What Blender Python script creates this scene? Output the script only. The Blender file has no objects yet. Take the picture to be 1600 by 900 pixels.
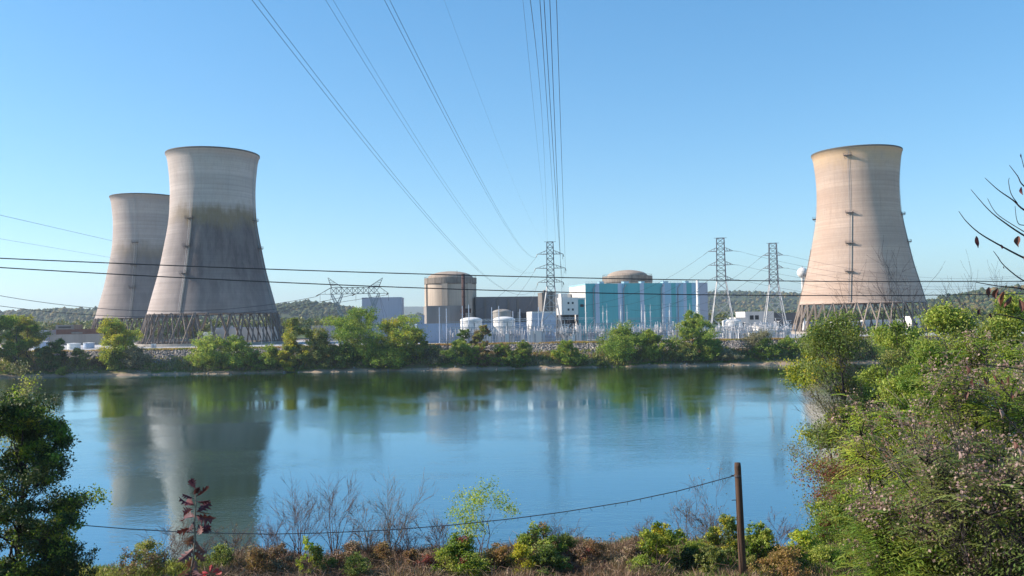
import bpy, math, random
import numpy as np
from mathutils import Vector, Matrix
R = math.radians
D2 = bpy.data
SC = bpy.context.scene
COL = SC.collection

# ------------------------------------------------------------------ camera
F = 1350.0                       # focal length in pixels of a 1600 px wide frame
CAMZ = 20.5
cd = D2.cameras.new('camera'); cam = D2.objects.new('camera', cd); COL.objects.link(cam)
cd.sensor_width = 36; cd.lens = 36 * F / 1600; cd.clip_start = 0.1; cd.clip_end = 40000
CM = Matrix.Rotation(R(90 + 2.23), 3, 'X') @ Matrix.Rotation(R(-0.96), 3, 'Z')
cam.matrix_world = Matrix.Translation((0, 0, CAMZ)) @ CM.to_4x4()
SC.camera = cam

# ------------------------------------------------------------------ sky, sun, exposure
SUN_EL, SUN_AZ = R(30), R(-88.5)            # azimuth from +Y towards +X
w = D2.worlds.new('World'); SC.world = w; w.use_nodes = True
nt = w.node_tree; nt.nodes.clear()
sk = nt.nodes.new('ShaderNodeTexSky'); sk.sky_type = 'NISHITA'; sk.sun_disc = False
sk.sun_elevation = SUN_EL; sk.sun_rotation = SUN_AZ
sk.altitude = 0; sk.air_density = 1.0; sk.dust_density = 0.0; sk.ozone_density = 2.0
bg = nt.nodes.new('ShaderNodeBackground'); bg.inputs[1].default_value = 0.15
wo = nt.nodes.new('ShaderNodeOutputWorld')
hs0 = nt.nodes.new('ShaderNodeHueSaturation'); hs0.inputs['Saturation'].default_value = 1.32
nt.links.new(sk.outputs[0], hs0.inputs['Color']); gm0 = nt.nodes.new('ShaderNodeGamma'); gm0.inputs[1].default_value = 0.72; nt.links.new(hs0.outputs[0], gm0.inputs[0])
ml0 = nt.nodes.new('ShaderNodeMix'); ml0.data_type = 'RGBA'; ml0.blend_type = 'MULTIPLY'; ml0.inputs[0].default_value = 1.0; ml0.inputs[7].default_value = (.78, 1.025, 1.16, 1)
nt.links.new(gm0.outputs[0], ml0.inputs[6]); nt.links.new(ml0.outputs[2], bg.inputs[0]); nt.links.new(bg.outputs[0], wo.inputs[0])
sd = D2.lights.new('sun', 'SUN'); sd.energy = 5.0; sd.angle = R(0.53); sd.color = (1.0, 0.87, 0.74)
sun = D2.objects.new('sun', sd); COL.objects.link(sun)
sv = Vector((math.sin(SUN_AZ) * math.cos(SUN_EL), math.cos(SUN_AZ) * math.cos(SUN_EL), math.sin(SUN_EL)))
sun.rotation_euler = (-sv).to_track_quat('-Z', 'Y').to_euler()
SC.view_settings.view_transform = 'Standard'; SC.view_settings.look = 'None'
SC.view_settings.exposure = 0.8; SC.view_settings.gamma = 1.0

# ------------------------------------------------------------------ helpers
def at(px, py, D):
    d = CM @ Vector(((px - 800) / F, -(py - 450) / F, -1))
    return Vector((0, 0, CAMZ)) + d * (D / d.y)
def X(px, D, py=520): return at(px, py, D).x
def Z(px, py, D): return at(px, py, D).z

def tag(o, label=None, cat=None, group=None, kind=None):
    if label: o['label'] = label
    if cat: o['category'] = cat
    if group: o['group'] = group
    if kind: o['kind'] = kind
    return o
def empty(name, loc, label=None, cat=None, group=None, rz=0):
    o = D2.objects.new(name, None); COL.objects.link(o); o.location = loc; o.rotation_euler = (0, 0, rz)
    o.empty_display_size = 0.2
    return tag(o, label, cat, group)
def npmesh(name, V, Fc, mat, parent=None, smooth=False, k=4):
    """V (n,3), Fc (m,k) arrays -> one mesh object"""
    me = D2.meshes.new(name)
    V = np.asarray(V, np.float32); Fc = np.asarray(Fc, np.int32)
    me.vertices.add(len(V)); me.vertices.foreach_set('co', V.ravel())
    me.loops.add(Fc.size); me.loops.foreach_set('vertex_index', Fc.ravel())
    me.polygons.add(len(Fc)); me.polygons.foreach_set('loop_start', np.arange(0, Fc.size, k, dtype=np.int32))
    me.polygons.foreach_set('loop_total', np.full(len(Fc), k, np.int32))
    if smooth: me.polygons.foreach_set('use_smooth', np.ones(len(Fc), bool))
    me.update(calc_edges=True)
    if mat: me.materials.append(mat)
    o = D2.objects.new(name, me); COL.objects.link(o); o.parent = parent
    return o
class MB:
    def __init__(s): s.v = []; s.f = []; s.m = []; s.mi = 0
    def add(s, vs, fs):
        n = len(s.v); s.v += [tuple(v) for v in vs]
        for f in fs: s.f.append(tuple(i + n for i in f)); s.m.append(s.mi)
    def box(s, x0, x1, y0, y1, z0, z1):
        s.add([(x0,y0,z0),(x1,y0,z0),(x1,y1,z0),(x0,y1,z0),(x0,y0,z1),(x1,y0,z1),(x1,y1,z1),(x0,y1,z1)],
              [(0,3,2,1),(4,5,6,7),(0,1,5,4),(1,2,6,5),(2,3,7,6),(3,0,4,7)])
    def bar(s, p, q, w, n=4, w2=None):
        p = Vector(p); q = Vector(q); d = q - p
        if d.length < 1e-6: return
        w2 = w if w2 is None else w2
        z = d.normalized(); a = z.cross(Vector((0,0,1)))
        if a.length < .05: a = z.cross(Vector((0,1,0)))
        a.normalize(); b = z.cross(a)
        vs = []
        for c, r in ((p, w/2), (q, w2/2)):
            for i in range(n):
                t = 2*math.pi*(i+.5)/n
                vs.append(c + (a*math.cos(t) + b*math.sin(t))*r*(1.2 if n == 4 else 1))
        s.add(vs, [(i, (i+1) % n, n+(i+1) % n, n+i) for i in range(n)] + [tuple(range(n))[::-1], tuple(range(n, 2*n))])
    def tube(s, pts, rad, n=6):
        pts = [Vector(p) for p in pts]
        if not hasattr(rad, '__len__'): rad = [rad]*len(pts)
        vs = []; prev = None
        for i, p in enumerate(pts):
            t = (pts[min(i+1, len(pts)-1)] - pts[max(i-1, 0)])
            t = t.normalized() if t.length > 1e-9 else Vector((0,0,1))
            a = prev - t*prev.dot(t) if prev is not None else t.cross(Vector((.3,.2,1)) if abs(t.z) < .9 else Vector((1,.2,0)))
            if a.length < 1e-4: a = t.orthogonal()
            a.normalize(); prev = a; b = t.cross(a)
            for k in range(n):
                c = 2*math.pi*k/n; vs.append(p + (a*math.cos(c) + b*math.sin(c))*rad[i])
        fs = [(i*n+k, i*n+(k+1) % n, (i+1)*n+(k+1) % n, (i+1)*n+k) for i in range(len(pts)-1) for k in range(n)]
        fs += [tuple(range(n))[::-1], tuple(range((len(pts)-1)*n, len(pts)*n))]
        s.add(vs, fs)
    def lathe(s, prof, n=48, c=(0,0,0), cap=False):
        vs = [(c[0]+r*math.cos(2*math.pi*k/n), c[1]+r*math.sin(2*math.pi*k/n), c[2]+z) for r, z in prof for k in range(n)]
        fs = [(i*n+k, i*n+(k+1) % n, (i+1)*n+(k+1) % n, (i+1)*n+k) for i in range(len(prof)-1) for k in range(n)]
        if cap: fs += [tuple(range((len(prof)-1)*n, len(prof)*n))]
        s.add(vs, fs)
    def build(s, name, mat, parent=None, smooth=False, mats=None):
        me = D2.meshes.new(name); me.from_pydata(s.v, [], s.f)
        for m in (mats or [mat]): me.materials.append(m)
        if mats: me.polygons.foreach_set('material_index', s.m)
        if smooth: me.polygons.foreach_set('use_smooth', [True]*len(s.f))
        me.update()
        o = D2.objects.new(name, me); COL.objects.link(o); o.parent = parent
        return o
def kids(o): return [c for c in D2.objects if c.parent == o]
def copy_tree(o, parent=None):
    c = o.copy(); COL.objects.link(c); c.parent = parent
    for ch in kids(o): copy_tree(ch, c)
    return c

# ------------------------------------------------------------------ materials
class NT:
    def __init__(s, name, rough=.8):
        s.m = D2.materials.new(name); s.m.use_nodes = True; s.t = s.m.node_tree
        s.b = s.t.nodes['Principled BSDF']; s.out = s.t.nodes['Material Output']
        s.b.inputs['Roughness'].default_value = rough
        s.b.inputs['Specular IOR Level'].default_value = 0.3
    def n(s, t, **k):
        x = s.t.nodes.new(t)
        for a, b in k.items(): setattr(x, a, b)
        return x
    def l(s, a, b): s.t.links.new(a, b)
    def put(s, x, inp):
        if hasattr(x, 'is_output'): s.l(x, inp)
        elif isinstance(x, (tuple, list)): inp.default_value = (*x, 1) if len(x) == 3 and len(inp.default_value) == 4 else x
        else: inp.default_value = x
    def coord(s, scale=(1,1,1), which='Object'):
        c = s.n('ShaderNodeTexCoord'); mp = s.n('ShaderNodeMapping'); s.l(c.outputs[which], mp.inputs[0])
        mp.inputs['Scale'].default_value = scale if hasattr(scale, '__len__') else (scale,)*3
        return mp.outputs[0]
    def wpos(s, scale=(1,1,1)):
        c = s.n('ShaderNodeNewGeometry'); mp = s.n('ShaderNodeMapping'); s.l(c.outputs['Position'], mp.inputs[0])
        mp.inputs['Scale'].default_value = scale if hasattr(scale, '__len__') else (scale,)*3
        return mp.outputs[0]
    def noise(s, vec, scale=1, detail=4, rough=.55, lo=None, hi=None):
        x = s.n('ShaderNodeTexNoise'); s.l(vec, x.inputs['Vector']); x.inputs['Scale'].default_value = scale
        x.inputs['Detail'].default_value = detail; x.inputs['Roughness'].default_value = rough
        o = x.outputs[0]
        return s.mr(o, lo, hi) if lo is not None else o
    def mr(s, v, a, b, c=0, d=1, smooth=True):
        x = s.n('ShaderNodeMapRange'); x.interpolation_type = 'SMOOTHSTEP' if smooth else 'LINEAR'
        s.put(v, x.inputs[0])
        for i, q in enumerate((a, b, c, d)): s.put(q, x.inputs[i+1])
        return x.outputs[0]
    def math(s, op, a, b=0):
        x = s.n('ShaderNodeMath', operation=op); s.put(a, x.inputs[0]); s.put(b, x.inputs[1]); return x.outputs[0]
    def mix(s, f, a, b, mode='MIX'):
        x = s.n('ShaderNodeMix', data_type='RGBA', blend_type=mode); s.put(f, x.inputs[0])
        s.put(a, x.inputs[6]); s.put(b, x.inputs[7]); return x.outputs[2]
    def sep(s, v):
        x = s.n('ShaderNodeSeparateXYZ'); s.l(v, x.inputs[0]); return x.outputs
    def col(s, c): s.put(c, s.b.inputs['Base Color']); return s
    def bump(s, h, strength=.3, dist=.1):
        x = s.n('ShaderNodeBump'); x.inputs['Strength'].default_value = strength; x.inputs['Distance'].default_value = dist
        s.l(h, x.inputs['Height']); s.l(x.outputs[0], s.b.inputs['Normal']); return s

def plain(name, c, rough=.7, var=.25, scale=.5, metal=0, streak=False):
    """painted / cast surface with dirt and tone variation"""
    m = NT(name, rough); m.b.inputs['Metallic'].default_value = metal
    p = m.coord((scale, scale, scale*.15) if streak else scale)
    a = m.noise(p, 1, 5, .6, .3, .72)
    d = tuple(x*(1-var) for x in c)
    cc = m.mix(a, d, c)
    b = m.noise(m.coord(scale*7), 1, 3)
    cc = m.mix(m.mr(b, .35, .75, 0, .5*var), cc, tuple(x*.6 for x in c))
    m.col(cc); m.bump(b, .25, .03)
    return m.m
def clad(name, c, c2, pitch, var=.15, rough=.5):
    """ribbed sheet or cast panels: seams every pitch metres in local x, lifts in z"""
    m = NT(name, rough); p = m.coord(1); s = m.sep(p)
    fr = m.math('FRACT', m.math('DIVIDE', s[0], pitch))
    line = m.mr(fr, .0, .05, 1, 0)
    a = m.noise(m.coord((.12, .12, .02)), 1, 5, .6, .3, .7)
    cc = m.mix(a, tuple(x*(1-var) for x in c), c)
    cc = m.mix(m.math('MULTIPLY', line, .55), cc, c2)
    fz = m.math('FRACT', m.math('DIVIDE', s[2], 3.1)); lz = m.mr(fz, 0, .04, 1, 0)
    cc = m.mix(m.math('MULTIPLY', lz, .3), cc, c2)
    st = m.noise(m.coord((1.2, 1.2, .05)), 1, 4, .6, .5, .8)
    cc = m.mix(m.math('MULTIPLY', st, .35), cc, tuple(x*.55 for x in c))
    m.col(cc); return m.m
def leafm(name, c1, c2, c3, scale=.25, trans=.42, lv=(.95, 2.1)):
    m = NT(name, .55); m.b.inputs['Specular IOR Level'].default_value = .25
    nz = m.noise(m.wpos(scale), 1, 3, .6)
    r = m.n('ShaderNodeValToRGB'); m.l(nz, r.inputs[0])
    e = r.color_ramp.elements; e[0].position = .33; e[0].color = (*c1, 1); e[1].position = .68; e[1].color = (*c3, 1)
    x = e.new(.5); x.color = (*c2, 1)
    g = m.n('ShaderNodeNewGeometry'); isl = g.outputs['Random Per Island']
    oi = m.n('ShaderNodeObjectInfo')
    v = m.mr(isl, 0, 1, lv[0], lv[1], False)
    hs = m.n('ShaderNodeHueSaturation'); m.l(r.outputs[0], hs.inputs['Color']); m.l(v, hs.inputs['Value'])
    m.l(m.mr(m.math('FRACT', m.math('MULTIPLY', isl, 17.3)), 0, 1, .475, .53, False), hs.inputs['Hue'])
    m.col(hs.outputs[0])
    tr = m.n('ShaderNodeBsdfTranslucent'); m.l(m.mix(1.0, hs.outputs[0], (1.25, 1.3, .7), 'MULTIPLY'), tr.inputs[0])
    mx = m.n('ShaderNodeMixShader'); mx.inputs[0].default_value = trans
    m.l(m.b.outputs[0], mx.inputs[1]); m.l(tr.outputs[0], mx.inputs[2]); m.l(mx.outputs[0], m.out.inputs[0])
    return m.m
def barkm(name, c):
    m = NT(name, .9); a = m.noise(m.coord((4, 4, 1)), 1.5, 5)
    m.col(m.mix(a, tuple(x*.5 for x in c), tuple(x*1.5 for x in c))); m.bump(a, .6, .03); return m.m

M = {}
M['bark'] = barkm('bark', (.085, .065, .05)); M['bark_pale'] = barkm('bark_pale', (.2, .16, .13))
M['twig'] = barkm('twig', (.13, .085, .075)); M['dark_twig'] = barkm('dark_twig', (.035, .028, .03))
M['leaf_green'] = leafm('leaf_green', (.065,.12,.02), (.13,.18,.03), (.23,.26,.045))
M['leaf_deep'] = leafm('leaf_deep', (.04,.08,.02), (.075,.12,.025), (.13,.165,.04))
M['leaf_yellow'] = leafm('leaf_yellow', (.17,.20,.025), (.26,.25,.03), (.34,.27,.035))
M['leaf_light'] = leafm('leaf_light', (.10,.15,.03), (.19,.23,.045), (.27,.29,.07))
M['leaf_olive'] = leafm('leaf_olive', (.08,.11,.035), (.155,.17,.05), (.25,.22,.075))
M['leaf_grey'] = leafm('leaf_grey', (.1,.1,.07), (.16,.15,.1), (.22,.2,.14))
M['leaf_red'] = leafm('leaf_red', (.12,.03,.03), (.17,.05,.045), (.16,.09,.055))
M['leaf_rust'] = leafm('leaf_rust', (.12,.065,.04), (.16,.105,.06), (.15,.13,.065))
M['concrete'] = plain('concrete', (.36,.33,.29), .9, .3, .3, streak=True)
M['concrete_dark'] = plain('concrete_dark', (.20,.18,.16), .9, .3, .2, streak=True)
M['leg_conc'] = plain('leg_concrete', (.30,.25,.21), .9, .3, .3)
M['steel'] = plain('galvanised_steel', (.36,.38,.40), .5, .25, .5, .3)
M['steel_brown'] = plain('weathered_steel', (.13,.11,.11), .6, .3, .5, .2)
M['white_paint'] = plain('white_paint', (.74,.73,.70), .5, .12, .15, streak=True)
M['blue_white'] = plain('pale_blue_paint', (.42,.50,.62), .5, .12, .15, streak=True)
M['dark'] = plain('dark_opening', (.03,.032,.036), .4, .2, .5)
M['wire'] = plain('wire_metal', (.07,.07,.08), .5, .2, .5, .5)
M['rust'] = plain('rusted_steel', (.085,.045,.04), .8, .4, .4, streak=True)
M['brick'] = plain('brick_red', (.22,.10,.07), .9, .2, .3)
# ================================================================== THE SETTING
GZ = 10.0
NP_Y = [-150,-20,0,8,20,40,50,56,66,80,365,375,378,384,386,396,400,12000]
NP_Z = [19.5,19.3,18.8,17.0,13.0,7.5,6.9,4.2,0,-3,-3,0,.9,3.1,3.9,9.8,10,10]
def sst(a, b, x): t = np.clip((x-a)/(b-a), 0, 1); return t*t*(3-2*t)
def hgt(x, y):
    x = np.asarray(x, float); y = np.asarray(y, float)
    near = 1.6*np.sin(x*.11+1)+.9*np.sin(x*.27)+.5*np.sin(x*.71) + 17*sst(14, 34, x)*sst(20, 60, y)
    far = 2.0*np.sin(x*.043)+1.3*np.sin(x*.13+2)+.9*np.sin(x*.31)+.7*np.sin(x*.83)+.4*np.sin(x*2.1)
    wn = 1-sst(70, 120, y); wf = sst(300, 365, y)*(1-sst(378, 392, y))
    wn = wn*sst(25, 50, y)
    h = np.interp(y - near*wn - far*wf, NP_Y, NP_Z)
    nz = .25*np.sin(x*.9+y*.5)*np.sin(y*.8-x*.3)+.15*np.sin(x*2.1)*np.sin(y*1.9+1)
    return h + nz*(1-sst(60, 75, y))*sst(2, 8, y)
ys = np.unique(np.concatenate([np.linspace(-150,-10,12), np.arange(-8,75,1.2), np.linspace(80,360,18), np.arange(363,402,.7), np.linspace(405,600,12), np.geomspace(650,12000,22)]))
xs = np.unique(np.concatenate([-np.geomspace(260,12000,16), np.arange(-250,251,2.0), np.geomspace(260,12000,16)]))
gx, gy = np.meshgrid(xs, ys); nx, ny = len(xs), len(ys)
i = np.arange((ny-1)*(nx-1)); r_, c_ = i//(nx-1), i % (nx-1); a_ = r_*nx+c_
GF = np.stack([a_, a_+1, a_+nx+1, a_+nx], 1)
m = NT('earth', .95)
p = m.wpos(1); s = m.sep(p); yv, zv, xv = s[1], s[2], s[0]
n1 = m.noise(m.wpos(.5), 1, 6, .65); n2 = m.noise(m.wpos(.06), 1, 5, .6); n3 = m.noise(m.wpos(2.5), 1, 5, .7)
grass = m.mix(m.mr(n2, .4, .62), (.10,.13,.025), (.17,.13,.06))
grass = m.mix(m.mr(n1, .45, .7, 0, .8), grass, (.17,.11,.075))
mud = m.mix(n3, (.22,.16,.11), (.42,.32,.23))
dirt = m.mix(n1, (.17,.12,.09), (.24,.17,.12))
gravel = m.mix(n3, (.38,.375,.37), (.56,.55,.54))
cc = m.mix(m.mr(m.math('ADD', zv, m.math('MULTIPLY', n1, 1.2)), 1.3, 1.9), mud, grass)      # waterline mud
cc = m.mix(m.mr(zv, 3.6, 4.6), cc, dirt)
cc = m.mix(m.math('MULTIPLY', m.mr(yv, 399, 403), m.mr(yv, 560, 640, 1, 0)), cc, gravel)
cc = m.mix(m.mr(yv, 620, 760), cc, (.07,.10,.03))
cc = m.mix(m.mr(yv, 80, 60), cc, m.mix(n1, (.10,.075,.04), (.09,.11,.03)))
m.col(cc); m.bump(n3, .6, .15)
npmesh('ground', np.stack([gx, gy, hgt(gx, gy)], -1).reshape(-1, 3), GF, m.m, smooth=True)
tag(D2.objects['ground'], kind='structure')

# water
m = NT('river_water', .03)
m.b.inputs['IOR'].default_value = 1.5; m.b.inputs['Specular IOR Level'].default_value = .5
p = m.wpos((1, 1, 1))
s_ = m.sep(p)
big = m.noise(m.wpos((.012, .02, 1)), 1, 4, .6, .38, .62)
w1 = m.noise(m.wpos((1.3, 1.9, 1)), 1, 3, .6)
w2 = m.noise(m.wpos((.22, .5, 1)), 1, 2, .5)
hh = m.math('ADD', m.math('MULTIPLY', w1, .03), m.math('MULTIPLY', w2, .03))
bp = m.n('ShaderNodeBump'); bp.inputs['Distance'].default_value = 1.0
m.l(m.mr(big, 0, 1, .25, 1.1), bp.inputs['Strength']); m.l(hh, bp.inputs['Height']); m.l(bp.outputs[0], m.b.inputs['Normal'])
m.col((.032, .058, .008))
gl = m.n('ShaderNodeBsdfGlossy'); gl.inputs['Color'].default_value = (.48, .79, 1, 1); gl.inputs['Roughness'].default_value = .03; m.l(bp.outputs[0], gl.inputs['Normal'])
mx = m.n('ShaderNodeMixShader'); mx.inputs[0].default_value = .42; m.l(m.b.outputs[0], mx.inputs[1]); m.l(gl.outputs[0], mx.inputs[2]); m.l(mx.outputs[0], m.out.inputs[0])
RIVER = m
me = npmesh('river', [(-12000,30,0),(12000,30,0),(12000,392,0),(-12000,392,0)], [(0,1,2,3)], m.m)
tag(me, kind='structure')

# hills
def ridge(name, D, pts, foot=.72, back=1.3, z0=GZ, seed=1, lumps=0, lsize=9, mats=None, rough=6):
    rg = np.random.default_rng(seed)
    px = np.array([p[0] for p in pts], float)
    xw = np.array([at(a, b, D).x for a, b in pts]); zw = np.array([at(a, b, D).z for a, b in pts])
    def H(x, y):
        r = np.interp(x, xw, zw, left=zw[0], right=zw[-1])
        t = (y/D); u = np.where(t < 1, sst(foot, 1, t), 1-sst(1, back, t))
        n = (np.sin(x*.011+y*.004)*np.sin(y*.009+2)+.6*np.sin(x*.027+y*.02+1)+.4*np.sin(x*.061-y*.03))*rough
        return z0 - .5 + (r - z0 - lsize*.5)*u + n*u*(1-u)*3 + n*.12*u
    gxx = np.linspace(xw[0]-300, xw[-1]+300, 160); gyy = np.linspace(D*foot, D*back, 50)
    a, b = np.meshgrid(gxx, gyy); nx, ny = 160, 50
    i = np.arange((ny-1)*(nx-1)); r_, c_ = i//(nx-1), i % (nx-1); q = r_*nx+c_
    o = npmesh(name, np.stack([a, b, H(a, b)], -1).reshape(-1, 3), np.stack([q, q+1, q+nx+1, q+nx], 1), M['hillfloor'], smooth=True)
    tag(o, kind='structure')
    return H, (xw[0]-300, xw[-1]+300, D*foot, D*1.05)
ICO = None
def ico():
    global ICO
    if ICO is None:
        import bmesh
        b = bmesh.new(); bmesh.ops.create_icosphere(b, subdivisions=1, radius=1)
        b.verts.index_update()
        ICO = (np.array([v.co[:] for v in b.verts]), np.array([[v.index for v in f.verts] for f in b.faces])); b.free()
    return ICO
def crowns(name, P, S, mat, seed, zs=.9, per=3, clumpy=True):
    """tree crowns seen from far: each a few overlapping uneven lumps"""
    rg = np.random.default_rng(seed); V0, F0 = ico(); n = len(P)*per
    P = np.repeat(P, per, 0); S = np.repeat(S, per)
    off = rg.normal(0, .38, (n, 3))*S[:, None]; off[:, 2] *= .7
    C = P + off; S2 = S*rg.uniform(.4, .8, n)
    V = V0[None]*(S2[:, None, None]*rg.uniform(.65, 1.25, (n, len(V0), 1)))*np.array([1, 1, zs])
    ang = rg.uniform(0, 6.28, n); ca, sa = np.cos(ang)[:, None], np.sin(ang)[:, None]
    V = np.stack([V[..., 0]*ca-V[..., 1]*sa, V[..., 0]*sa+V[..., 1]*ca, V[..., 2]], -1) + C[:, None]
    Fc = (F0[None] + (np.arange(n)*len(V0))[:, None, None]).reshape(-1, 3)
    return npmesh(name, V.reshape(-1, 3), Fc, mat, k=3)
def farleaf(name, c1, c2, c3, sc):
    m = NT(name, .9); g = m.n('ShaderNodeNewGeometry')
    r = m.n('ShaderNodeValToRGB'); m.l(m.math('ADD', m.math('MULTIPLY', g.outputs['Random Per Island'], .55), m.math('MULTIPLY', m.noise(m.wpos(sc), 1, 3), .55)), r.inputs[0])
    e = r.color_ramp.elements; e[0].position = .25; e[0].color = (*c1, 1); e[1].position = .85; e[1].color = (*c3, 1)
    x = e.new(.55); x.color = (*c2, 1); m.l(r.outputs[0], m.b.inputs['Base Color']); return m.m
M['hillfloor'] = farleaf('hillfloor', (.03,.05,.018), (.05,.07,.02), (.07,.08,.03), .01)
M['hillwood'] = farleaf('hillwood', (.02,.045,.016), (.055,.08,.022), (.16,.12,.04), .004)
M['midwood'] = leafm('midwood', (.045,.075,.02), (.085,.11,.025), (.16,.13,.045), .03, .15)
LA = [(-900,490),(-300,486),(0,487),(60,487),(130,483),(200,485),(300,482),(380,480),(440,478),(480,472),(520,476),(560,486),(600,496),(640,506),(720,512)]
LB = [(560,500),(640,494),(700,486),(800,480),(1000,470),(1110,458),(1150,456),(1200,457),(1240,461),(1300,465),(1420,470),(1560,480),(1700,490)]
LC = [(400,488),(540,485),(620,479),(660,479),(710,484),(800,488),(1000,485),(1500,470)]
LD = [(1380,486),(1440,476),(1500,462),(1560,452),(1620,447),(1800,440),(2300,436)]
hill_specs = [('hills', 2400, LA, 3, 9000, 10), ('hills', 3800, LB, 4, 7000, 12), ('hills', 9000, LC, 5, 0, 10), ('hills', 2100, LD, 6, 7000, 10)]
for hi, (nm, D, pts, sd_, nl, ls) in enumerate(hill_specs):
    H, (xa, xb, ya, yb) = ridge(nm, D, pts, seed=sd_, lsize=ls if nl else 0)
    if nl:
        rg = np.random.default_rng(sd_)
        x = rg.uniform(xa, xb, nl); y = ya + (yb-ya)*rg.uniform(0, 1, nl)**.8
        P = np.stack([x, y, H(x, y)+ls*.35], 1)
        tag(crowns('forest', P, rg.uniform(.6, 1.15, nl)*ls, M['hillwood'], sd_, per=2), kind='stuff')

def leaves(name, C, S, mat, parent=None, seed=0, up=.5, aspect=.6, fold=.15, tip=0):
    """many small leaf blades at centres C with lengths S"""
    rg = np.random.default_rng(seed); n = len(C)
    nrm = rg.normal(0, 1, (n, 3)); nrm /= np.linalg.norm(nrm, axis=1)[:, None]; nrm[:, 2] += up
    nrm /= np.linalg.norm(nrm, axis=1)[:, None]
    a = rg.normal(0, 1, (n, 3)); a[:, 2] -= .25; a -= nrm*(a*nrm).sum(1)[:, None]; a /= np.linalg.norm(a, axis=1)[:, None]+1e-9
    b = np.cross(nrm, a); S = np.asarray(S)[:, None]
    V = np.stack([C-a*S*.5, C+b*S*aspect*.5+nrm*S*fold-a*S*.08, C+a*S*.5, C-b*S*aspect*.5+nrm*S*fold-a*S*.08], 1)
    return npmesh(name, V.reshape(-1, 3), np.arange(4*n).reshape(-1, 4), mat, parent)

# belt of woodland beyond the plant, too many and too far to count
rg = np.random.default_rng(11)
def belt(n, x0, x1, y0, y1, h0, h1, seed, name='woodland', mat='midwood'):
    rg = np.random.default_rng(seed)
    P = np.stack([rg.uniform(x0, x1, n), rg.uniform(y0, y1, n)], 1); hh = rg.uniform(h0, h1, n)
    per = 130
    t = rg.normal(0, 1, (n, per, 3)); t /= np.linalg.norm(t, axis=2)[..., None]; t *= rg.uniform(.55, 1.0, (n, per, 1))
    rad = hh*rg.uniform(.28, .42, n)
    C = np.stack([P[:, 0], P[:, 1], GZ+hh*.58], 1)[:, None] + t*np.stack([rad, rad, hh*.45], 1)[:, None]
    C = C.reshape(-1, 3)
    return tag(leaves(name, C, rg.uniform(1.6, 3.2, len(C)), M[mat], seed=seed, aspect=.9), kind='stuff')
belt(420, -620, 60, 860, 1150, 13, 21, 21)
belt(330, 60, 900, 860, 1150, 12, 19, 22)
belt(120, -560, -260, 720, 850, 9, 15, 23)
# ================================================================== COOLING TOWERS
def tower_mat(name, stain_z, stain_amt, moss, rim, base, dark):
    m = NT(name, .9); p = m.coord(1); s = m.sep(p)
    lift = m.noise(m.coord((.004, .004, .75)), 1, 2, .8)
    lift2 = m.noise(m.coord((.01, .01, .12)), 1, 3, .6)
    patch = m.noise(m.coord((.06, .06, .05)), 1, 5, .6)
    streak = m.noise(m.coord((.45, .45, .012)), 1, 4, .65)
    fine = m.noise(m.coord((1.2, 1.2, .25)), 1, 3, .6)
    c = m.mix(m.mr(lift2, .35, .65), tuple(x*.86 for x in base), tuple(min(1, x*1.08) for x in base))
    c = m.mix(m.mr(lift, .42, .62, 0, .32), c, tuple(x*.62 for x in base))
    c = m.mix(m.mr(patch, .4, .7, 0, .3), c, (base[0]*.8, base[1]*.68, base[2]*.6))
    fz = m.math('FRACT', m.math('DIVIDE', s[2], 1.55)); c = m.mix(m.mr(fz, 0, .16, .35, 0), c, tuple(x*.5 for x in base))
    c = m.mix(m.mr(streak, .5, .75, 0, .3), c, tuple(x*.5 for x in base))
    # stain: darker concrete below a wavy line, heavier on one side, mossy fringe
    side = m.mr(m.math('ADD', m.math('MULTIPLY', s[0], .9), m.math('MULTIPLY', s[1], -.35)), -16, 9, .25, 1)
    blot = m.noise(m.coord((.16, .16, .02)), 1, 4, .6, .3, .7)
    zz = m.math('ADD', s[2], m.math('ADD', m.math('MULTIPLY', m.math('SUBTRACT', patch, .5), 22), m.math('MULTIPLY', m.math('SUBTRACT', streak, .5), 8)))
    below = m.mr(zz, stain_z-6, stain_z+6, 1, 0)
    if stain_amt:
        tone = m.math('MULTIPLY', m.mr(s[2], 18, stain_z*.7, .72, 1), m.mr(blot, 0, 1, .8, 1))
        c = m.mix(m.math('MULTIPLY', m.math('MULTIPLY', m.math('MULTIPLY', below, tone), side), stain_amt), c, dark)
    if moss:
        ring = m.math('MULTIPLY', m.mr(zz, stain_z-9, stain_z, 0, 1), m.mr(zz, stain_z, stain_z+9, 1, 0))
        c = m.mix(m.math('MULTIPLY', m.math('MULTIPLY', ring, side), moss), c, (.17, .12, .05))
        ms = m.mr(m.noise(m.coord((.5,.5,.35)), 1, 3), .66, .8, 0, .5)
        up = m.mr(s[2], 86, 96, 0, 1)
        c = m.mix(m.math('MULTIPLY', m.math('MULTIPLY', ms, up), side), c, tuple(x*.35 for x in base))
    c = m.mix(m.math('MULTIPLY', m.mr(zz, 96, 112, 0, 1), rim[0]), c, rim[1])
    c = m.mix(m.mr(s[2], 111.4, 111.6), c, (.09, .085, .075))
    c = m.mix(m.mr(fine, .4, .75, 0, .2), c, tuple(x*.55 for x in base))
    m.col(c); m.bump(lift, .25, .2); return m.m
PROF = [(36.9,18.0),(36.4,18.6),(35.9,20.4),(34.6,25.6),(32.4,34),(30.3,42.2),(28.6,50.5),(27.1,58.5),(25.6,66.8),(24.55,74.8),(24.15,83),(24.05,91),(24.5,99),(25.4,107.6),(26.3,111.4),(26.7,111.5),(26.7,112.4),(25.9,112.4)]
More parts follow.
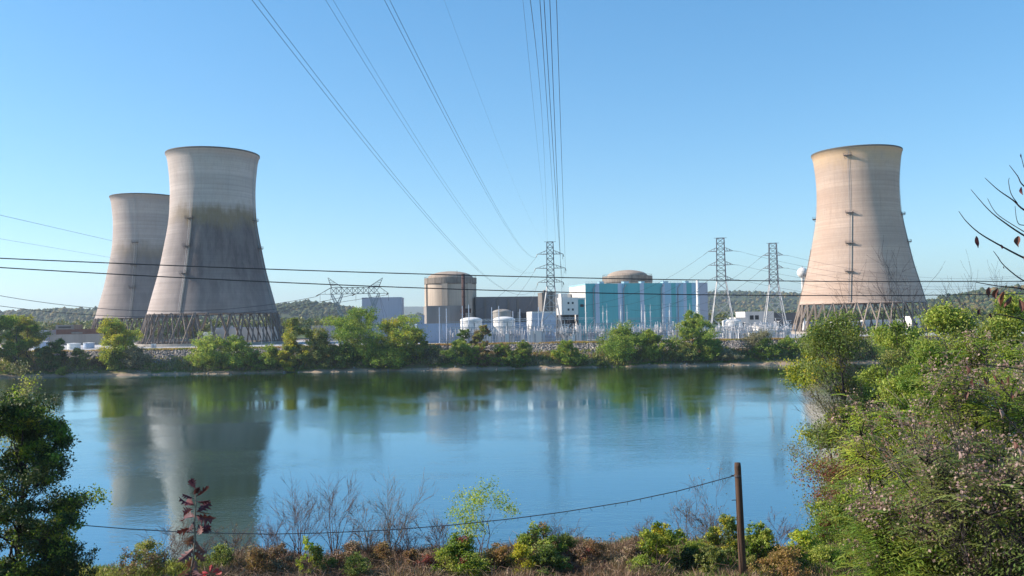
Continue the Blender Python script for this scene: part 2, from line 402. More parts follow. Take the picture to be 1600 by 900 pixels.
def smooth_prof(P, k=4):
    z = [p[1] for p in P[1:14]]; r = [p[0] for p in P[1:14]]
    out = [P[0]]
    for i in range(len(z)-1):
        for j in range(k):
            t = j/k; i0 = max(i-1, 0); i3 = min(i+2, len(z)-1)
            m1 = (r[i+1]-r[i0])/(z[i+1]-z[i0]); m2 = (r[i3]-r[i])/(z[i3]-z[i]); dz = z[i+1]-z[i]
            h = r[i]*(2*t**3-3*t*t+1)+m1*dz*(t**3-2*t*t+t)+r[i+1]*(-2*t**3+3*t*t)+m2*dz*(t**3-t*t)
            out.append((h, z[i]+t*dz))
    return out + P[13:]
SP = smooth_prof(PROF)
def rad_at(z): return float(np.interp(z, [p[1] for p in SP[1:-3]], [p[0] for p in SP[1:-3]]))
def cooling_tower(loc, label, mat, rz, ladders, legmat):
    t = empty('cooling_tower', loc, label, 'cooling tower', 'hyperbolic cooling towers')
    b = MB(); inner = [(r-.9, z) for r, z in SP[::-1][0:-1]]
    b.lathe(SP + inner + [(36.9, 18.0)], 144)
    b.build('shell', mat, t, smooth=True)
    N = 34; da = 2*math.pi/N
    for k in range(N):
        for sgn in (-1, 1):
            a0 = (k+rz)*da; at_ = a0 + sgn*da*.46; ab = a0 - sgn*da*.24
            zt, zb = 18.3, 0.3
            lb = MB(); p = Vector((math.cos(ab)*41.3, math.sin(ab)*41.3, zb)); q = Vector((math.cos(at_)*36.5, math.sin(at_)*36.5, zt))
            q += Vector((math.cos(at_), math.sin(at_), 0))*(.02*sgn); p += Vector((math.cos(ab), math.sin(ab), 0))*(.12*sgn)
            lb.bar(p, q, .8, 4); lb.build('leg', legmat, t)
    b = MB(); b.lathe([(43,0),(43,1.5),(42.4,1.5),(42.4,0)], 96); b.build('basin_wall', M['concrete'], t)
    for (az, zs, ztop) in ladders:
        n = Vector((math.sin(az), -math.cos(az), 0)); e = Vector((math.cos(az), math.sin(az), 0))
        pts = lambda z: n*(rad_at(z)+.35) + Vector((0,0,z))
        b = MB()
        zz = np.linspace(18.5, ztop, 26)
        for sg in (-.45, .45): b.tube([pts(z)+e*sg for z in zz], .07, 4)
        for z in np.arange(19, ztop, 1.2): b.bar(pts(z)-e*.45, pts(z)+e*.45, .05)
        b.build('ladder', M['steel'], t)
        b = MB(); b.tube([pts(z)+e*1.1-n*.1 for z in np.linspace(18.5, ztop*.66, 20)], .25, 5); b.build('conduit', M['concrete'], t)
        for z in zs:
            b = MB(); c = n*(rad_at(z)) + Vector((0,0,z))
            mm = Matrix((e, n, Vector((0,0,1)))).transposed()
            bb = MB(); bb.box(-2.3, 2.3, -.6, 2.0, -.15, .1)
            for xx in (-2.3, 0, 2.3): bb.bar((xx, 2, 0), (xx, 2, 1.2), .12)
            for zr in (.6, 1.2): bb.bar((-2.3, 2, zr), (2.3, 2, zr), .1); bb.bar((-2.3, -.4, zr), (-2.3, 2, zr), .1); bb.bar((2.3, -.4, zr), (2.3, 2, zr), .1)
            bb.bar((-2, 1.9, -.1), (-1.6, -.8, -2.4), .16); bb.bar((2, 1.9, -.1), (1.6, -.8, -2.4), .16)
            bb.v = [tuple(mm @ Vector(v) + c) for v in bb.v]
            bb.build('platform', M['steel_brown'], t)
    return t
M['leg_dark'] = plain('leg_dark_concrete', (.20,.165,.145), .9, .3, .3)
cn = at(334, 530, 510); cn.z = GZ
cr = at(1347, 530, 537); cr.z = GZ
cf = at(229, 520, 675); cf.z = GZ
mA = tower_mat('tower_concrete_stained', 74, .97, .8, (.12, (.40,.33,.27)), (.47,.41,.375), (.06,.05,.055))
mB = tower_mat('tower_concrete_back', 70, .85, .45, (.1, (.38,.32,.27)), (.41,.355,.325), (.10,.09,.09))
mC = tower_mat('tower_concrete_tan', 66, 0, 0, (.7, (.52,.36,.20)), (.45,.345,.275), (.25,.22,.18))
def face(c): return math.atan2(c.x, c.y)*-1       # azimuth of the side that looks to the camera
# az measured so that n=(sin az,-cos az)
def azm(c, off): return math.atan2(-c.x, c.y) + off
cooling_tower(cn, 'large near cooling tower on the left with dark stained lower half and mossy yellow-green band', mA, .3,
              [(azm(cn, -.52), (72, 56, 40.5), 111), (azm(cn, 1.15), (72.5, 56), 111)], M['leg_dark'])
cooling_tower(cf, 'farthest cooling tower, half hidden behind the large stained tower on the left', mB, .0,
              [(azm(cf, -.32), (75, 58, 41), 111)], M['leg_dark'])
cooling_tower(cr, 'pale tan cooling tower with orange rim standing alone on the right above the trees', mC, .6,
              [(azm(cr, -.18), (107, 72.5, 54, 37), 111), (azm(cr, 1.42), (72, 55), 111), (azm(cr, -1.52), (72, 37), 80)], M['leg_conc'])

# ================================================================== BUILDINGS
TH = R(12)
def frame(name, px0, D, label, cat, group=None, z=GZ, th=TH, dy=0):
    a = at(px0, 520, D); return empty(name, (a.x, a.y, z), label, cat, group, rz=th), a
def wid(a, D, px1, th=TH):
    k = at(px1, 520, 100).x/100
    return (k*a.y - a.x)/(math.cos(th) - k*math.sin(th))
def hz(px, y, D): return at(px, y, D).z - GZ
def shell(name, px0, px1, ytop, D, depth, label, mat, cat='building', group=None, parapet=.5, th=TH, roofmat=None):
    t, a = frame(name, px0, D, label, cat, group, th=th); W = wid(a, D, px1, th); H = hz(px0, ytop, D)
    b = MB(); b.box(0, W, 0, depth, 0, H-parapet); b.build('wall', mat, t)
    b = MB()
    for q in ((-.12, W+.12, -.12, .25), (-.12, W+.12, depth-.25, depth+.12)): b.box(q[0], q[1], q[2], q[3], H-parapet-.3, H)
    for q in ((-.12, .25, .253, depth-.253), (W-.25, W+.12, .253, depth-.253)): b.box(q[0], q[1], q[2], q[3], H-parapet-.3, H-.003)
    b.build('parapet', roofmat or mat, t)
    return t, W, H
# --- turquoise turbine hall
M['teal'] = clad('teal_cladding', (.12,.42,.44), (.03,.27,.33), 2.4, .12)
M['pale_strip'] = clad('pale_lilac_cladding', (.45,.53,.64), (.3,.4,.5), 2.4, .1)
M['azure_strip'] = clad('pale_blue_cladding', (.30,.50,.62), (.1,.3,.42), 2.4, .1)
M['white_clad'] = clad('white_cladding', (.74,.71,.66), (.5,.48,.45), 2.4, .08)
M['lilac_clad'] = clad('lilac_grey_cladding', (.40,.40,.46), (.3,.32,.38), 3.0, .1)
M['slate_clad'] = clad('dark_slate_cladding', (.15,.145,.15), (.07,.08,.1), 3.0, .15)
M['blue_mid'] = clad('dull_blue_cladding', (.24,.33,.46), (.18,.25,.35), 3.0, .15)
M['pump_wall'] = clad('pale_cast_wall', (.50,.46,.42), (.3,.28,.26), 4.0, .2, .8)
M['grey_clad'] = clad('grey_cast_wall', (.30,.28,.26), (.18,.17,.16), 4.0, .25, .9)
t, W, H = shell('turbine_hall', 916, 1107, 443, 480, 33, 'long turbine hall with turquoise and pale striped front and white end wall', M['white_clad'], roofmat=M['azure_strip'])
aT = Vector((t.location.x, t.location.y, 0))
def fx(px): return wid(aT, 480, px)
segs = [(916,931,'teal'),(931,937.5,'pale_strip'),(937.5,966.5,'teal'),(966.5,972.5,'pale_strip'),(972.5,976.5,'azure_strip'),(976.5,1001,'teal'),(1001,1007.5,'pale_strip'),(1007.5,1036,'teal'),(1036,1040,'pale_strip'),(1040,1050,'azure_strip'),(1050,1057,'teal'),(1057,1069,'azure_strip'),(1069,1074,'pale_strip'),(1074,1082,'teal'),(1082,1094,'azure_strip'),(1094,1107,'lilac_clad')]
for a0, a1, mk in segs:
    b = MB(); b.box(fx(a0)+.01, fx(a1)-.01, -.32, -.125, 0, H-.02); b.build('cladding_strip', M[mk], t)
for pxv, s_ in ((945,2.5),(984,3),(1010,2),(1046,3),(1080,2)):
    b = MB(); b.box(fx(pxv)-s_/2, fx(pxv)+s_/2, 4, 8, H-.5, H+1.0); b.box(fx(pxv)-s_/2-.2, fx(pxv)+s_/2+.2, 3.8, 8.2, H+1.0, H+1.2); b.build('roof_vent', M['azure_strip'], t)
for pxv, yy in ((1097.5, 0),):
    pass
for a0 in (922, 952, 990, 1015, 1028, 1063, 1088):
    b = MB(); b.box(fx(a0)-1.6, fx(a0)+1.6, -.5, -.325, .2, 4.2); b.build('roller_door', M['lilac_clad'], t)
for a0 in (928, 975, 1034, 1060):
    b = MB(); b.tube([(fx(a0), -.7, .2), (fx(a0), -.7, H-3), (fx(a0)+1.5, -.7, H-1)], .28, 6); b.build('pipe', M['steel'], t)
b = MB()
for q in np.arange(0, W, 2.2): b.bar((q, .4, H-.1), (q, .4, H+1.1), .07)
for z_ in (.55, 1.1): b.bar((0, .4, H+z_), (W, .4, H+z_), .06)
b.build('roof_railing', M['steel'], t)
b = MB(); b.box(-.5, -.13, 6, 9, .2, 4.5); b.box(-.5, -.13, 20, 23, H*.55, H*.62); b.build('louvre', M['lilac_clad'], t)
b = MB(); b.box(-.9, -.13, 2, 31, H*.42, H*.44); b.build('ledge', M['steel'], t)
s_t, a = frame('exhaust_stack', 1091.5, 468, 'tall thin white stack in front of the right end of the turquoise hall', 'chimney')
b = MB(); hh = hz(1092, 438, 468); b.lathe([(1.0,0),(1.0,hh*.5),(.78,hh*.52),(.72,hh),(.5,hh),(.5,hh-1)], 20); b.build('pipe', M['white_paint'], s_t, smooth=True)
for z_ in (hh*.3, hh*.55, hh*.8):
    b = MB(); b.lathe([(.8,z_),(1.15,z_),(1.15,z_+.25),(.8,z_+.25)], 20); b.build('band', M['steel'], s_t)
# lower stair block at the left corner of the hall
t, W, H = shell('stair_tower', 904, 915, 465, 462, 7, 'narrow white stair block with a teal front at the left corner of the hall', M['white_clad'])
b = MB(); b.box(.1, W-.1, -.2, -.125, 0, H-1); b.build('cladding_strip', M['teal'], t)
b = MB(); b.box(W*.3, W*.8, -.28, -.203, H-5, H-3.6); b.build('window', M['dark'], t)
# --- white office block on a truss
t, a = frame('office_block', 878, 455, 'white office block with four small dark windows raised on a truss beside the turquoise hall', 'building')
W = wid(a, 455, 904); H = hz(878, 465, 455); H0 = hz(878, 492, 455)
b = MB(); b.box(0, W, 0, 10, H0, H); b.build('wall', M['white_clad'], t)
for ix in (.42, .68):
    for iz in (.3, .68):
        zc = H0+(H-H0)*iz; f_ = MB(); f_.box(W*ix-.75, W*ix+.75, -.1, -.003, zc-.8, zc+.8); fo = f_.build('window', M['white_paint'], t)
        f_ = MB(); f_.box(W*ix-.5, W*ix+.5, -.16, -.105, zc-.55, zc+.55); f_.build('pane', M['dark'], fo)
b = MB()
for xx in (.3, W/2, W-.3):
    for yy in (.4, 9.6): b.bar((xx, yy, 0), (xx, yy, H0), .55)
b.bar((.3,.4,0), (W/2,.4,H0), .4); b.bar((W/2,.4,0), (W-.3,.4,H0), .4); b.bar((W/2,.4,0), (.3,.4,H0), .4)
b.build('support_truss', M['steel_brown'], t)
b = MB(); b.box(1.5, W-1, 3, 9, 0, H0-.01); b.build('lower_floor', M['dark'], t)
b = MB(); b.box(.5, W*.45, 3, 7, H+.0, H+2.2); b.build('roof_box', M['white_clad'], t)
# --- blocks between
shell('machinery_block', 868, 893, 459, 505, 16, 'white block with plain walls between the long dark building and the turquoise hall', M['white_clad'])
t, W, H = shell('transformer_house', 848, 868, 457, 492, 10, 'tall brown block behind the lattice pylon at the end of the long dark building', M['concrete_dark'])
b = MB(); b.box(W*.5, W*.62, -.6, -.125, 0, H-1); b.box(W*.8, W*.92, -.6, -.125, 0, H-1); b.build('pilaster', M['concrete'], t)
b = MB(); b.box(W*.2, W*.5, 2, 4, H-.5, H+1.4); b.build('roof_vent', M['concrete'], t)
t, W, H = shell('auxiliary_building', 744, 850, 464, 590, 26, 'long flat dark grey building behind the twin white tanks', M['slate_clad'])
for f0 in (.12, .3, .46, .6):
    b = MB(); b.box(W*f0, W*(f0+.03), -.5, -.125, 0, H*.93); b.build('downpipe_duct', M['concrete_dark'], t)
b = MB(); b.box(W*.55, W*.95, -1.2, -.125, H*.3, H*.34); b.build('ledge', M['concrete_dark'], t)
b = MB(); b.box(W*.60, W*.64, -2.5, -.125, H*.36, H*.62); b.build('duct', M['concrete'], t)
b = MB(); b.box(W*.66, W*.76, -2, -.125, H*.36, H*.58); b.build('louvre', M['dark'], t)
t, W, H = shell('switchgear_house', 832, 869, 487, 440, 12, 'pale blue switchgear house with bright white end wall under the tall pylon', M['blue_white'], roofmat=M['white_paint'])
b = MB(); b.box(-.25, -.125, .5, 11.5, 0, H-.6); b.build('end_wall', M['white_paint'], t)
b = MB(); b.box(W*.2, W*.3, -.1, -.003, 0, 2.4); b.box(W*.5, W*.9, -.06, -.003, 0, 3); b.build('door', M['lilac_clad'], t)
# --- left containment with ring, buttresses, dome
def containment(px, half, D, y_wall, y_ring0, y_ring1, y_dome, label, nb, ring_half, dome_half):
    c = at(px, 520, D); c.z = GZ; t = empty('containment_dome', c, label, 'reactor building', 'domed reactor containment buildings')
    r = half*D/F*.985; rr = ring_half*D/F*.985; rd = dome_half*D/F*.985; z1 = hz(px, y_ring1, D-r); z0 = hz(px, y_ring0, D-r); zd = hz(px, y_dome, D)
    b = MB(); b.lathe([(r,0),(r,z1)], 72); b.build('cylinder_wall', M['contain'], t, smooth=True)
    b = MB(); b.lathe([(r+.01,z1-.6),(rr,z1),(rr,z0),(rd,z0+.02),(r-.5,z0)], 72); b.build('ring_beam', M['ring'], t)
    b = MB(); prof = [(rd*math.cos(k/12*math.pi/2), z0+(zd-z0)*math.sin(k/12*math.pi/2)) for k in range(12)]+[(.02, zd)]
    b.lathe(prof, 72); b.build('dome', M['domec'], t, smooth=True)
    for k in range(nb):
        az = 2*math.pi*(k+.35)/nb; n = Vector((math.cos(az), math.sin(az), 0)); e = Vector((-math.sin(az), math.cos(az), 0))
        p = [n*(r-.2)+e*-2.2, n*(r+.9)+e*-2.0, n*(r+.9)+e*2.0, n*(r-.2)+e*2.2]
        b = MB(); b.add([v+Vector((0,0,0)) for v in p]+[v+Vector((0,0,z1-.3)) for v in p], [(0,1,5,4),(1,2,6,5),(2,3,7,6),(4,5,6,7)]); b.build('buttress', M['contain'], t)
    b = MB()
    for k in range(60):
        a1, a2 = 2*math.pi*k/60, 2*math.pi*(k+1)/60; q = rr-.3
        P1 = Vector((q*math.cos(a1), q*math.sin(a1), z0)); P2 = Vector((q*math.cos(a2), q*math.sin(a2), z0))
        b.bar(P1, P1+Vector((0,0,1.1)), .08); b.bar(P1+Vector((0,0,1.1)), P2+Vector((0,0,1.1)), .08)
    b.build('railing', M['steel_brown'], t)
    return t
M['contain'] = clad('containment_concrete', (.50,.42,.34), (.14,.12,.1), 3.2, .3, .9)
M['ring'] = plain('ring_concrete', (.30,.26,.22), .95, .55, .5, streak=True)
M['domec'] = plain('dome_concrete', (.42,.34,.27), .95, .3, .15)
containment(705, 39.5, 600, 440, 433, 442, 424, 'domed concrete reactor building on the left with tall buttresses and stained ring', 6, 41.5, 36)
containment(982, 38, 545, 440, 430, 440, 422, 'shallow concrete dome rising behind the roof of the turquoise hall', 6, 39.5, 32)
shell('fuel_building', 667, 722, 478, 560, 18, 'square grey concrete annex in front of the left reactor building', M['grey_clad'])
t, a = frame('plant_vent', 725, 560, 'dark rust-brown vent stack standing against the left reactor building', 'chimney')
hh = hz(725, 428, 560); b = MB(); b.lathe([(1.15,0),(1.15,hh),(.85,hh),(.85,hh-1)], 20); b.build('pipe', M['rust'], t, smooth=True)
b = MB()
for z_ in np.arange(3, hh, 6): b.lathe([(1.2,z_),(1.4,z_),(1.4,z_+.3),(1.2,z_+.3)], 16)
b.build('band', M['rust'], t)
b = MB(); b.tube([(-3.6, 3, hh-2.5), (-3.6, 3, hh+3), ], [.3, .04], 5); b.build('lightning_rod', M['steel_brown'], t)
b = MB(); b.box(-1.4, 5, 1, 4.2, hz(725,489,560), hz(725,482,560)); b.build('duct', M['rust'], t)
shell('long_low_building', 652, 832, 506, 452, 14, 'long low pale blue building in front of the reactor building, seen behind the twin tanks', M['blue_mid'])
# --- left grey hall
t, W, H = shell('storage_hall', 566, 628, 465, 500, 24, 'tall plain lilac-grey hall behind the V-shaped pylon', M['lilac_clad'], th=R(4))
shell('low_annex', 628, 662, 493, 505, 16, 'low lilac-grey annex between the plain tall hall and the reactor building', M['lilac_clad'], th=R(4))
shell('stair_tower', 560, 566, 482, 520, 8, 'slim grey slab against the left side of the plain lilac-grey hall', M['lilac_clad'], th=R(4))
shell('workshop', 486, 524, 509, 560, 15, 'low blue-grey workshop roof seen above the bank trees right of the stained tower', M['lilac_clad'], th=R(4))
# --- behind near tower
t, W, H = shell('pump_house', 337, 428, 512, 600, 22, 'long grey flat building seen through the legs of the stained tower', M['pump_wall'], roofmat=M['lilac_clad'], th=R(8))
b = MB(); b.box(-.3, -.125, .5, 21.5, 0, H-.8); b.build('end_wall', M['white_paint'], t)  # left end lighter than the grey walls: its sunlit brightness put into the colour
for k in range(6):
    b = MB(); b.box(W*(.08+.16*k), W*(.08+.16*k)+1.4, 3, 5, H-.4, H+1.3); b.build('roof_vent', M['steel'], t)
t, W, H = shell('valve_house', 312, 331, 519, 590, 10, 'small white building left of the long grey one behind the tower legs', M['white_paint'], th=R(8))
t, W, H = shell('chemical_shed', 236, 243, 537.5, 452, 5, 'small white shed at the left foot of the stained tower', M['white_paint'], th=R(20))
b = MB(); b.box(W*.3, W*.7, -.2, -.125, 0, 1.6); b.build('door', M['lilac_clad'], t)
shell('valve_house', 262, 276, 530, 600, 6, 'low grey building between the legs at the left of the stained tower', M['grey_clad'], th=R(8))
# --- far left complex
t, W, H = shell('brick_building', 78, 153, 515, 640, 25, 'red brick building with flat roof on the far left', M['brick'], th=R(5))
b = MB(); b.box(W*.45, W*.68, -.2, -.125, H-3.4, H-2.2); b.build('window', M['concrete'], t)
b = MB(); b.box(W*.08, W*.46, 3, 19, H-.01, H+3.4); rb_ = b.build('rooftop_block', M['concrete'], t)
b = MB(); b.box(W*.14, W*.40, 2.8, 2.997, H+1.0, H+2.2); b.build('window', M['dark'], rb_)
shell('retaining_wall', 78, 160, 523, 560, 6, 'long tan concrete basin wall in front of the red brick building', M['grey_clad'], cat='wall', th=R(3))
shell('brick_building', 58, 76, 516, 620, 12, 'narrow lilac-grey block left of the red brick building', M['lilac_clad'], th=R(5))
for q, (p0, p1, y_, D_, lb) in enumerate([(53,76,534,470,'wide low white tank on the far left behind the bank trees'), (106,125,537,450,'low white tank in front of the tan basin wall'), (131,147,536,460,'low lilac-grey tank right of the low white tank')]):
    c = at((p0+p1)/2, 530, D_); c.z = GZ; t = empty('storage_tank', c, lb, 'tank', 'storage tanks on the plant'); r = (p1-p0)/2*D_/F; h_ = max(2.0, hz(p0, y_, D_))
    b = MB(); b.lathe([(r,0),(r,h_)], 40); b.build('wall', M['blue_white' if q != 1 else 'white_paint'], t, smooth=True)
    b = MB(); b.lathe([(r+.15,h_-.1),(r+.15,h_+.1),(0.02,h_+r*.12)], 40); b.build('roof', M['white_paint'], t)
# --- tanks in the centre
def tank(px, rpx, ytop, D, label, mat, dome=.28, group='storage tanks on the plant'):
    c = at(px, 520, D); c.z = GZ; t = empty('storage_tank', c, label, 'tank', group); r = rpx*D/F; h = hz(px, ytop, D)-r*dome
    b = MB(); b.lathe([(r,0),(r,h)], 48); b.build('wall', M[mat], t, smooth=True)
    b = MB(); b.lathe([(r+.12,h-.25)]+[((r+.12)*math.cos(k/8*math.pi/2), h+r*dome*math.sin(k/8*math.pi/2)) for k in range(8)]+[(.02, h+r*dome)], 48); b.build('roof', M[mat], t, smooth=True)
    b = MB(); b.lathe([(r,h*.33),(r+.12,h*.33),(r+.12,h*.35),(r,h*.35)], 48); b.lathe([(r,h*.66),(r+.12,h*.66),(r+.12,h*.68),(r,h*.68)], 48); b.build('hoop', M['steel'], t)
    b = MB()
    for sg in (-.35,.35): b.bar((r*.3+sg,-r*.96-.3,0),(r*.3+sg,-r*.96-.3,h+.8), .1)
    for z_ in np.arange(.4, h, .6): b.bar((r*.3-.35,-r*.96-.3,z_),(r*.3+.35,-r*.96-.3,z_), .07)
    b.build('ladder', M['steel'], t)
    return t
tank(736.5, 17, 495.5, 440, 'white domed tank, left one of the twin tanks', 'white_paint')
tank(788, 17, 494.5, 440, 'white domed tank, right one of the twin tanks', 'white_paint')
tank(785, 14.5, 483, 478, 'tan concrete domed tank behind the right white tank', 'concrete', .3)
tank(1144, 15, 498.5, 470, 'low cream tank with a conical roof under the left one of the two slim pylons', 'white_paint', .25)
# --- right side
t, W, H = shell('service_building', 1165, 1210, 487, 600, 18, 'flat white service building with dark windows between the two slim pylons', M['white_paint'], th=R(6))
for f0 in (.16, .34):
    b = MB(); b.box(W*f0, W*(f0+.13), -.2, -.125, H*.62, H*.82); b.build('window', M['dark'], t)
for f0 in (.3, .42):
    b = MB(); b.box(W*f0, W*(f0+.05), -.2, -.125, H*.2, H*.38); b.build('window', M['dark'], t)
t, W, H = shell('service_building', 1150, 1170, 496, 585, 12, 'lower white wing with small windows left of the flat white service building', M['white_paint'], th=R(6))
for f0 in (.2, .55):
    b = MB(); b.box(W*f0, W*(f0+.2), -.2, -.125, H*.45, H*.7); b.build('window', M['dark'], t)
t, W, H = shell('blue_roof_building', 1208, 1252, 489, 640, 20, 'long blue-grey building behind the right slim pylon', M['slate_clad'], th=R(6))
t, W, H = shell('white_shed', 1186, 1212, 509, 470, 10, 'white shed beside the foot of the right slim pylon', M['white_paint'], th=R(6))
b = MB(); b.add([(-.3,-.3,H-.2),(W+.3,-.3,H-.2),(W+.3,10.3,H-.2),(-.3,10.3,H-.2),(-.3,5,H+1.8),(W+.3,5,H+1.8)], [(0,1,5,4),(3,4,5,2),(0,4,3),(1,2,5),(0,3,2,1)]); b.build('roof', M['steel'], t)
for k, (p0, p1, y_, D_, lb) in enumerate([(1308,1352,503,640,'low white building under the left legs of the tan tower'),(1352,1420,500,650,'long white building seen through the legs of the tan tower'),(1425,1460,494,640,'white building at the right foot of the tan tower'),(1262,1300,502,660,'pale building behind the left legs of the tan tower')]):
    t, W, H = shell('white_shed', p0, p1, y_, D_, 12, lb, M['white_paint'] if k != 3 else M['lilac_clad'], th=R(2))
    for f0 in (.15,.4,.65):
        b = MB(); b.box(W*f0, W*(f0+.12), -.2, -.125, H*.3, H*.5); b.build('window', M['dark'], t)
# water sphere
D_ = 640; c = at(1256.5, 520, D_); c.z = GZ; t = empty('water_tower', c, 'white spherical water tower beside the tan cooling tower', 'water tower')
zc = hz(1256.5, 426, D_); r = 8.2*D_/F
b = MB(); b.lathe([(max(.02, r*math.sin(k/20*math.pi)), zc-r*math.cos(k/20*math.pi)) for k in range(21)], 40); b.build('tank', M['white_paint'], t, smooth=True)
b = MB(); b.lathe([(3,0),(1.1,3),(.9,zc*.6),(1.0,zc-r-1),(1.6,zc-r+.4)], 24); b.build('column', M['white_paint'], t, smooth=True)
b = MB(); b.lathe([(.6,zc+r-.1),(.6,zc+r+.6),(.02,zc+r+.7)], 12); b.build('hatch', M['steel'], t)
# ================================================================== PYLONS
M['pylon_low'] = plain('pylon_steel', (.42,.43,.44), .55, .25, .4, .2)
M['pylon_top'] = plain('pylon_dark_steel', (.15,.13,.15), .55, .25, .4, .2)
M['porcelain'] = plain('porcelain', (.55,.54,.54), .3, .15, 1)
M['alu'] = plain('aluminium_paint', (.72,.72,.73), .45, .12, 1)
M['insul'] = plain('insulator_glaze', (.06,.05,.05), .3, .2, 1)
def lattice(mb, lv, wl, wb, xoff=0):
    """lv: list of (z, half_x, half_y[, cx]); four corner legs with X bracing on each face"""
    C = []
    for L in lv:
        z, hx, hy = L[:3]; cx = L[3] if len(L) > 3 else 0
        C.append([Vector((cx+sx*hx+xoff, sy*hy, z)) for sx, sy in ((-1,-1),(1,-1),(1,1),(-1,1))])
    for i in range(len(C)-1):
        for k in range(4):
            mb.bar(C[i][k], C[i+1][k], wl)
            mb.bar(C[i][k], C[i+1][(k+1) % 4], wb); mb.bar(C[i][(k+1) % 4], C[i+1][k], wb)
            mb.bar(C[i+1][k], C[i+1][(k+1) % 4], wb)
def arm(mb, z, L, side, hx, hy, rise=1.6, w=.2):
    tip = Vector((side*L, 0, z))
    for sy in (-1, 1):
        mb.bar((side*hx, sy*hy, z), tip, w); mb.bar((side*hx, sy*hy, z+rise), tip, w*.7)
        for f in (.33, .66):
            a = Vector((side*hx, sy*hy, z)).lerp(tip, f); b = Vector((side*hx, sy*hy, z+rise)).lerp(tip, f-.15); mb.bar(a, b, w*.5)
    for f in (0, .33, .66): 
        a = Vector((side*hx, -hy, z)).lerp(tip, f); b = Vector((side*hx, hy, z)).lerp(tip, f+.2); mb.bar(a, b, w*.5)
def string(p, q, parent, n=9, r=.22):
    """insulator string from p to q"""
    mb = MB(); p = Vector(p); q = Vector(q)
    mb.bar(p, q, .08)
    for i in range(n):
        a = p.lerp(q, (i+.4)/n); b = p.lerp(q, (i+.75)/n); mb.bar(a, b, r*2, 6, r*1.2)
    return mb.build('insulator_string', M['insul'], parent)
def pylon(px, D, ytop, ywaist, arms_y, armL, hw, foot, label, rz=0, group='lattice pylons', armR=None):
    c = at(px, 530, D); c.z = GZ; t = empty('lattice_pylon', c, label, 'pylon', group, rz=rz)
    zt = hz(px, ytop, D); zw = hz(px, ywaist, D); za = [hz(px, y, D) for y in arms_y]
    mb = MB(); n = 4; lv = [(zw*k/n*1.0, foot+(hw*1.12-foot)*k/n, foot+(hw*1.12-foot)*k/n) for k in range(n+1)]
    # panels shorten upwards
    zs = [0, zw*.36, zw*.64, zw*.84, zw]; lv = [(z, foot+(hw*1.12-foot)*z/zw, foot+(hw*1.12-foot)*z/zw) for z in zs]
    lattice(mb, lv, .38, .2); mb.build('lower_lattice', M['pylon_low'], t)
    mb = MB(); n = max(6, int((zt-zw)/2.6)); lv = [(zw+(zt-zw)*k/n, hw*1.12-hw*.2*k/n, hw*1.12-hw*.2*k/n) for k in range(n+1)]
    lattice(mb, lv, .32, .17); mb.build('upper_lattice', M['pylon_top'], t)
    tips = {}
    for k, z in enumerate(za):
        for sd_ in (-1, 1):
            L = (armL if sd_ < 0 or armR is None else armR)[k]
            mb = MB(); arm(mb, z, L, sd_, hw*1.05, hw*1.05, .06*zt*.6); mb.build('cross_arm', M['pylon_top'], t)
            tips[(k, sd_)] = Vector((sd_*L, 0, z))
    mb = MB()
    for sd_ in (-1, 1): mb.bar((0,0,zt), (sd_*(hw+1.2), 0, zt+.1), .2)
    mb.build('top_bar', M['pylon_top'], t)
    W_ = lambda v: Matrix.Rotation(rz, 3, 'Z') @ v + c
    return t, tips, W_, c
P1, tips1, W1, c1 = pylon(862, 430, 378, 448, (397, 419, 441), (6.4, 7.4, 6.2), 1.7, 6.2, 'tall lattice pylon in the middle, standing in front of the white office block')
P2, tips2, W2, c2 = pylon(1129.5, 440, 372, 440, (392.5, 414, 437), (6.2, 6.2, 6.2), 2.0, 6.6, 'slim lattice pylon right of the turquoise hall, taller left one of the two', rz=R(-10))
P3, tips3, W3, c3 = pylon(1211.5, 455, 380, 445, (399, 419, 439), (5.2, 5.2, 5.2), 2.0, 6.4, 'slim lattice pylon nearest to the tan cooling tower, right one of the two', rz=R(-10))
# V-shaped pylon
Dv = 404; cv = at(556, 545, Dv); cv.z = 9.8; t = empty('lattice_pylon', cv, 'wide V-shaped pylon with horned crossbeam above the bank trees', 'pylon', 'lattice pylons')
P4 = t; sx = lambda px: at(px, 455, Dv).x - cv.x; sz = lambda px, y: at(px, y, Dv).z - cv.z
zb, zt_ = sz(556, 459), sz(556, 449)
def slat(mb, p, q, h0, h1, n, wl=.22, wb=.12):
    p = Vector(p); q = Vector(q); d = (q-p).normalized(); a = d.cross(Vector((0,1,0))).normalized(); b = Vector((0,1,0))
    pr = None
    for i in range(n+1):
        f = i/n; c = p.lerp(q, f); h = h0+(h1-h0)*f
        cur = [c+a*h*s1+b*h*s2 for s1, s2 in ((-1,-1),(1,-1),(1,1),(-1,1))]
        if pr:
            for k in range(4):
                mb.bar(pr[k], cur[k], wl); mb.bar(pr[k], cur[(k+1) % 4], wb); mb.bar(cur[k], cur[(k+1) % 4], wb)
        pr = cur
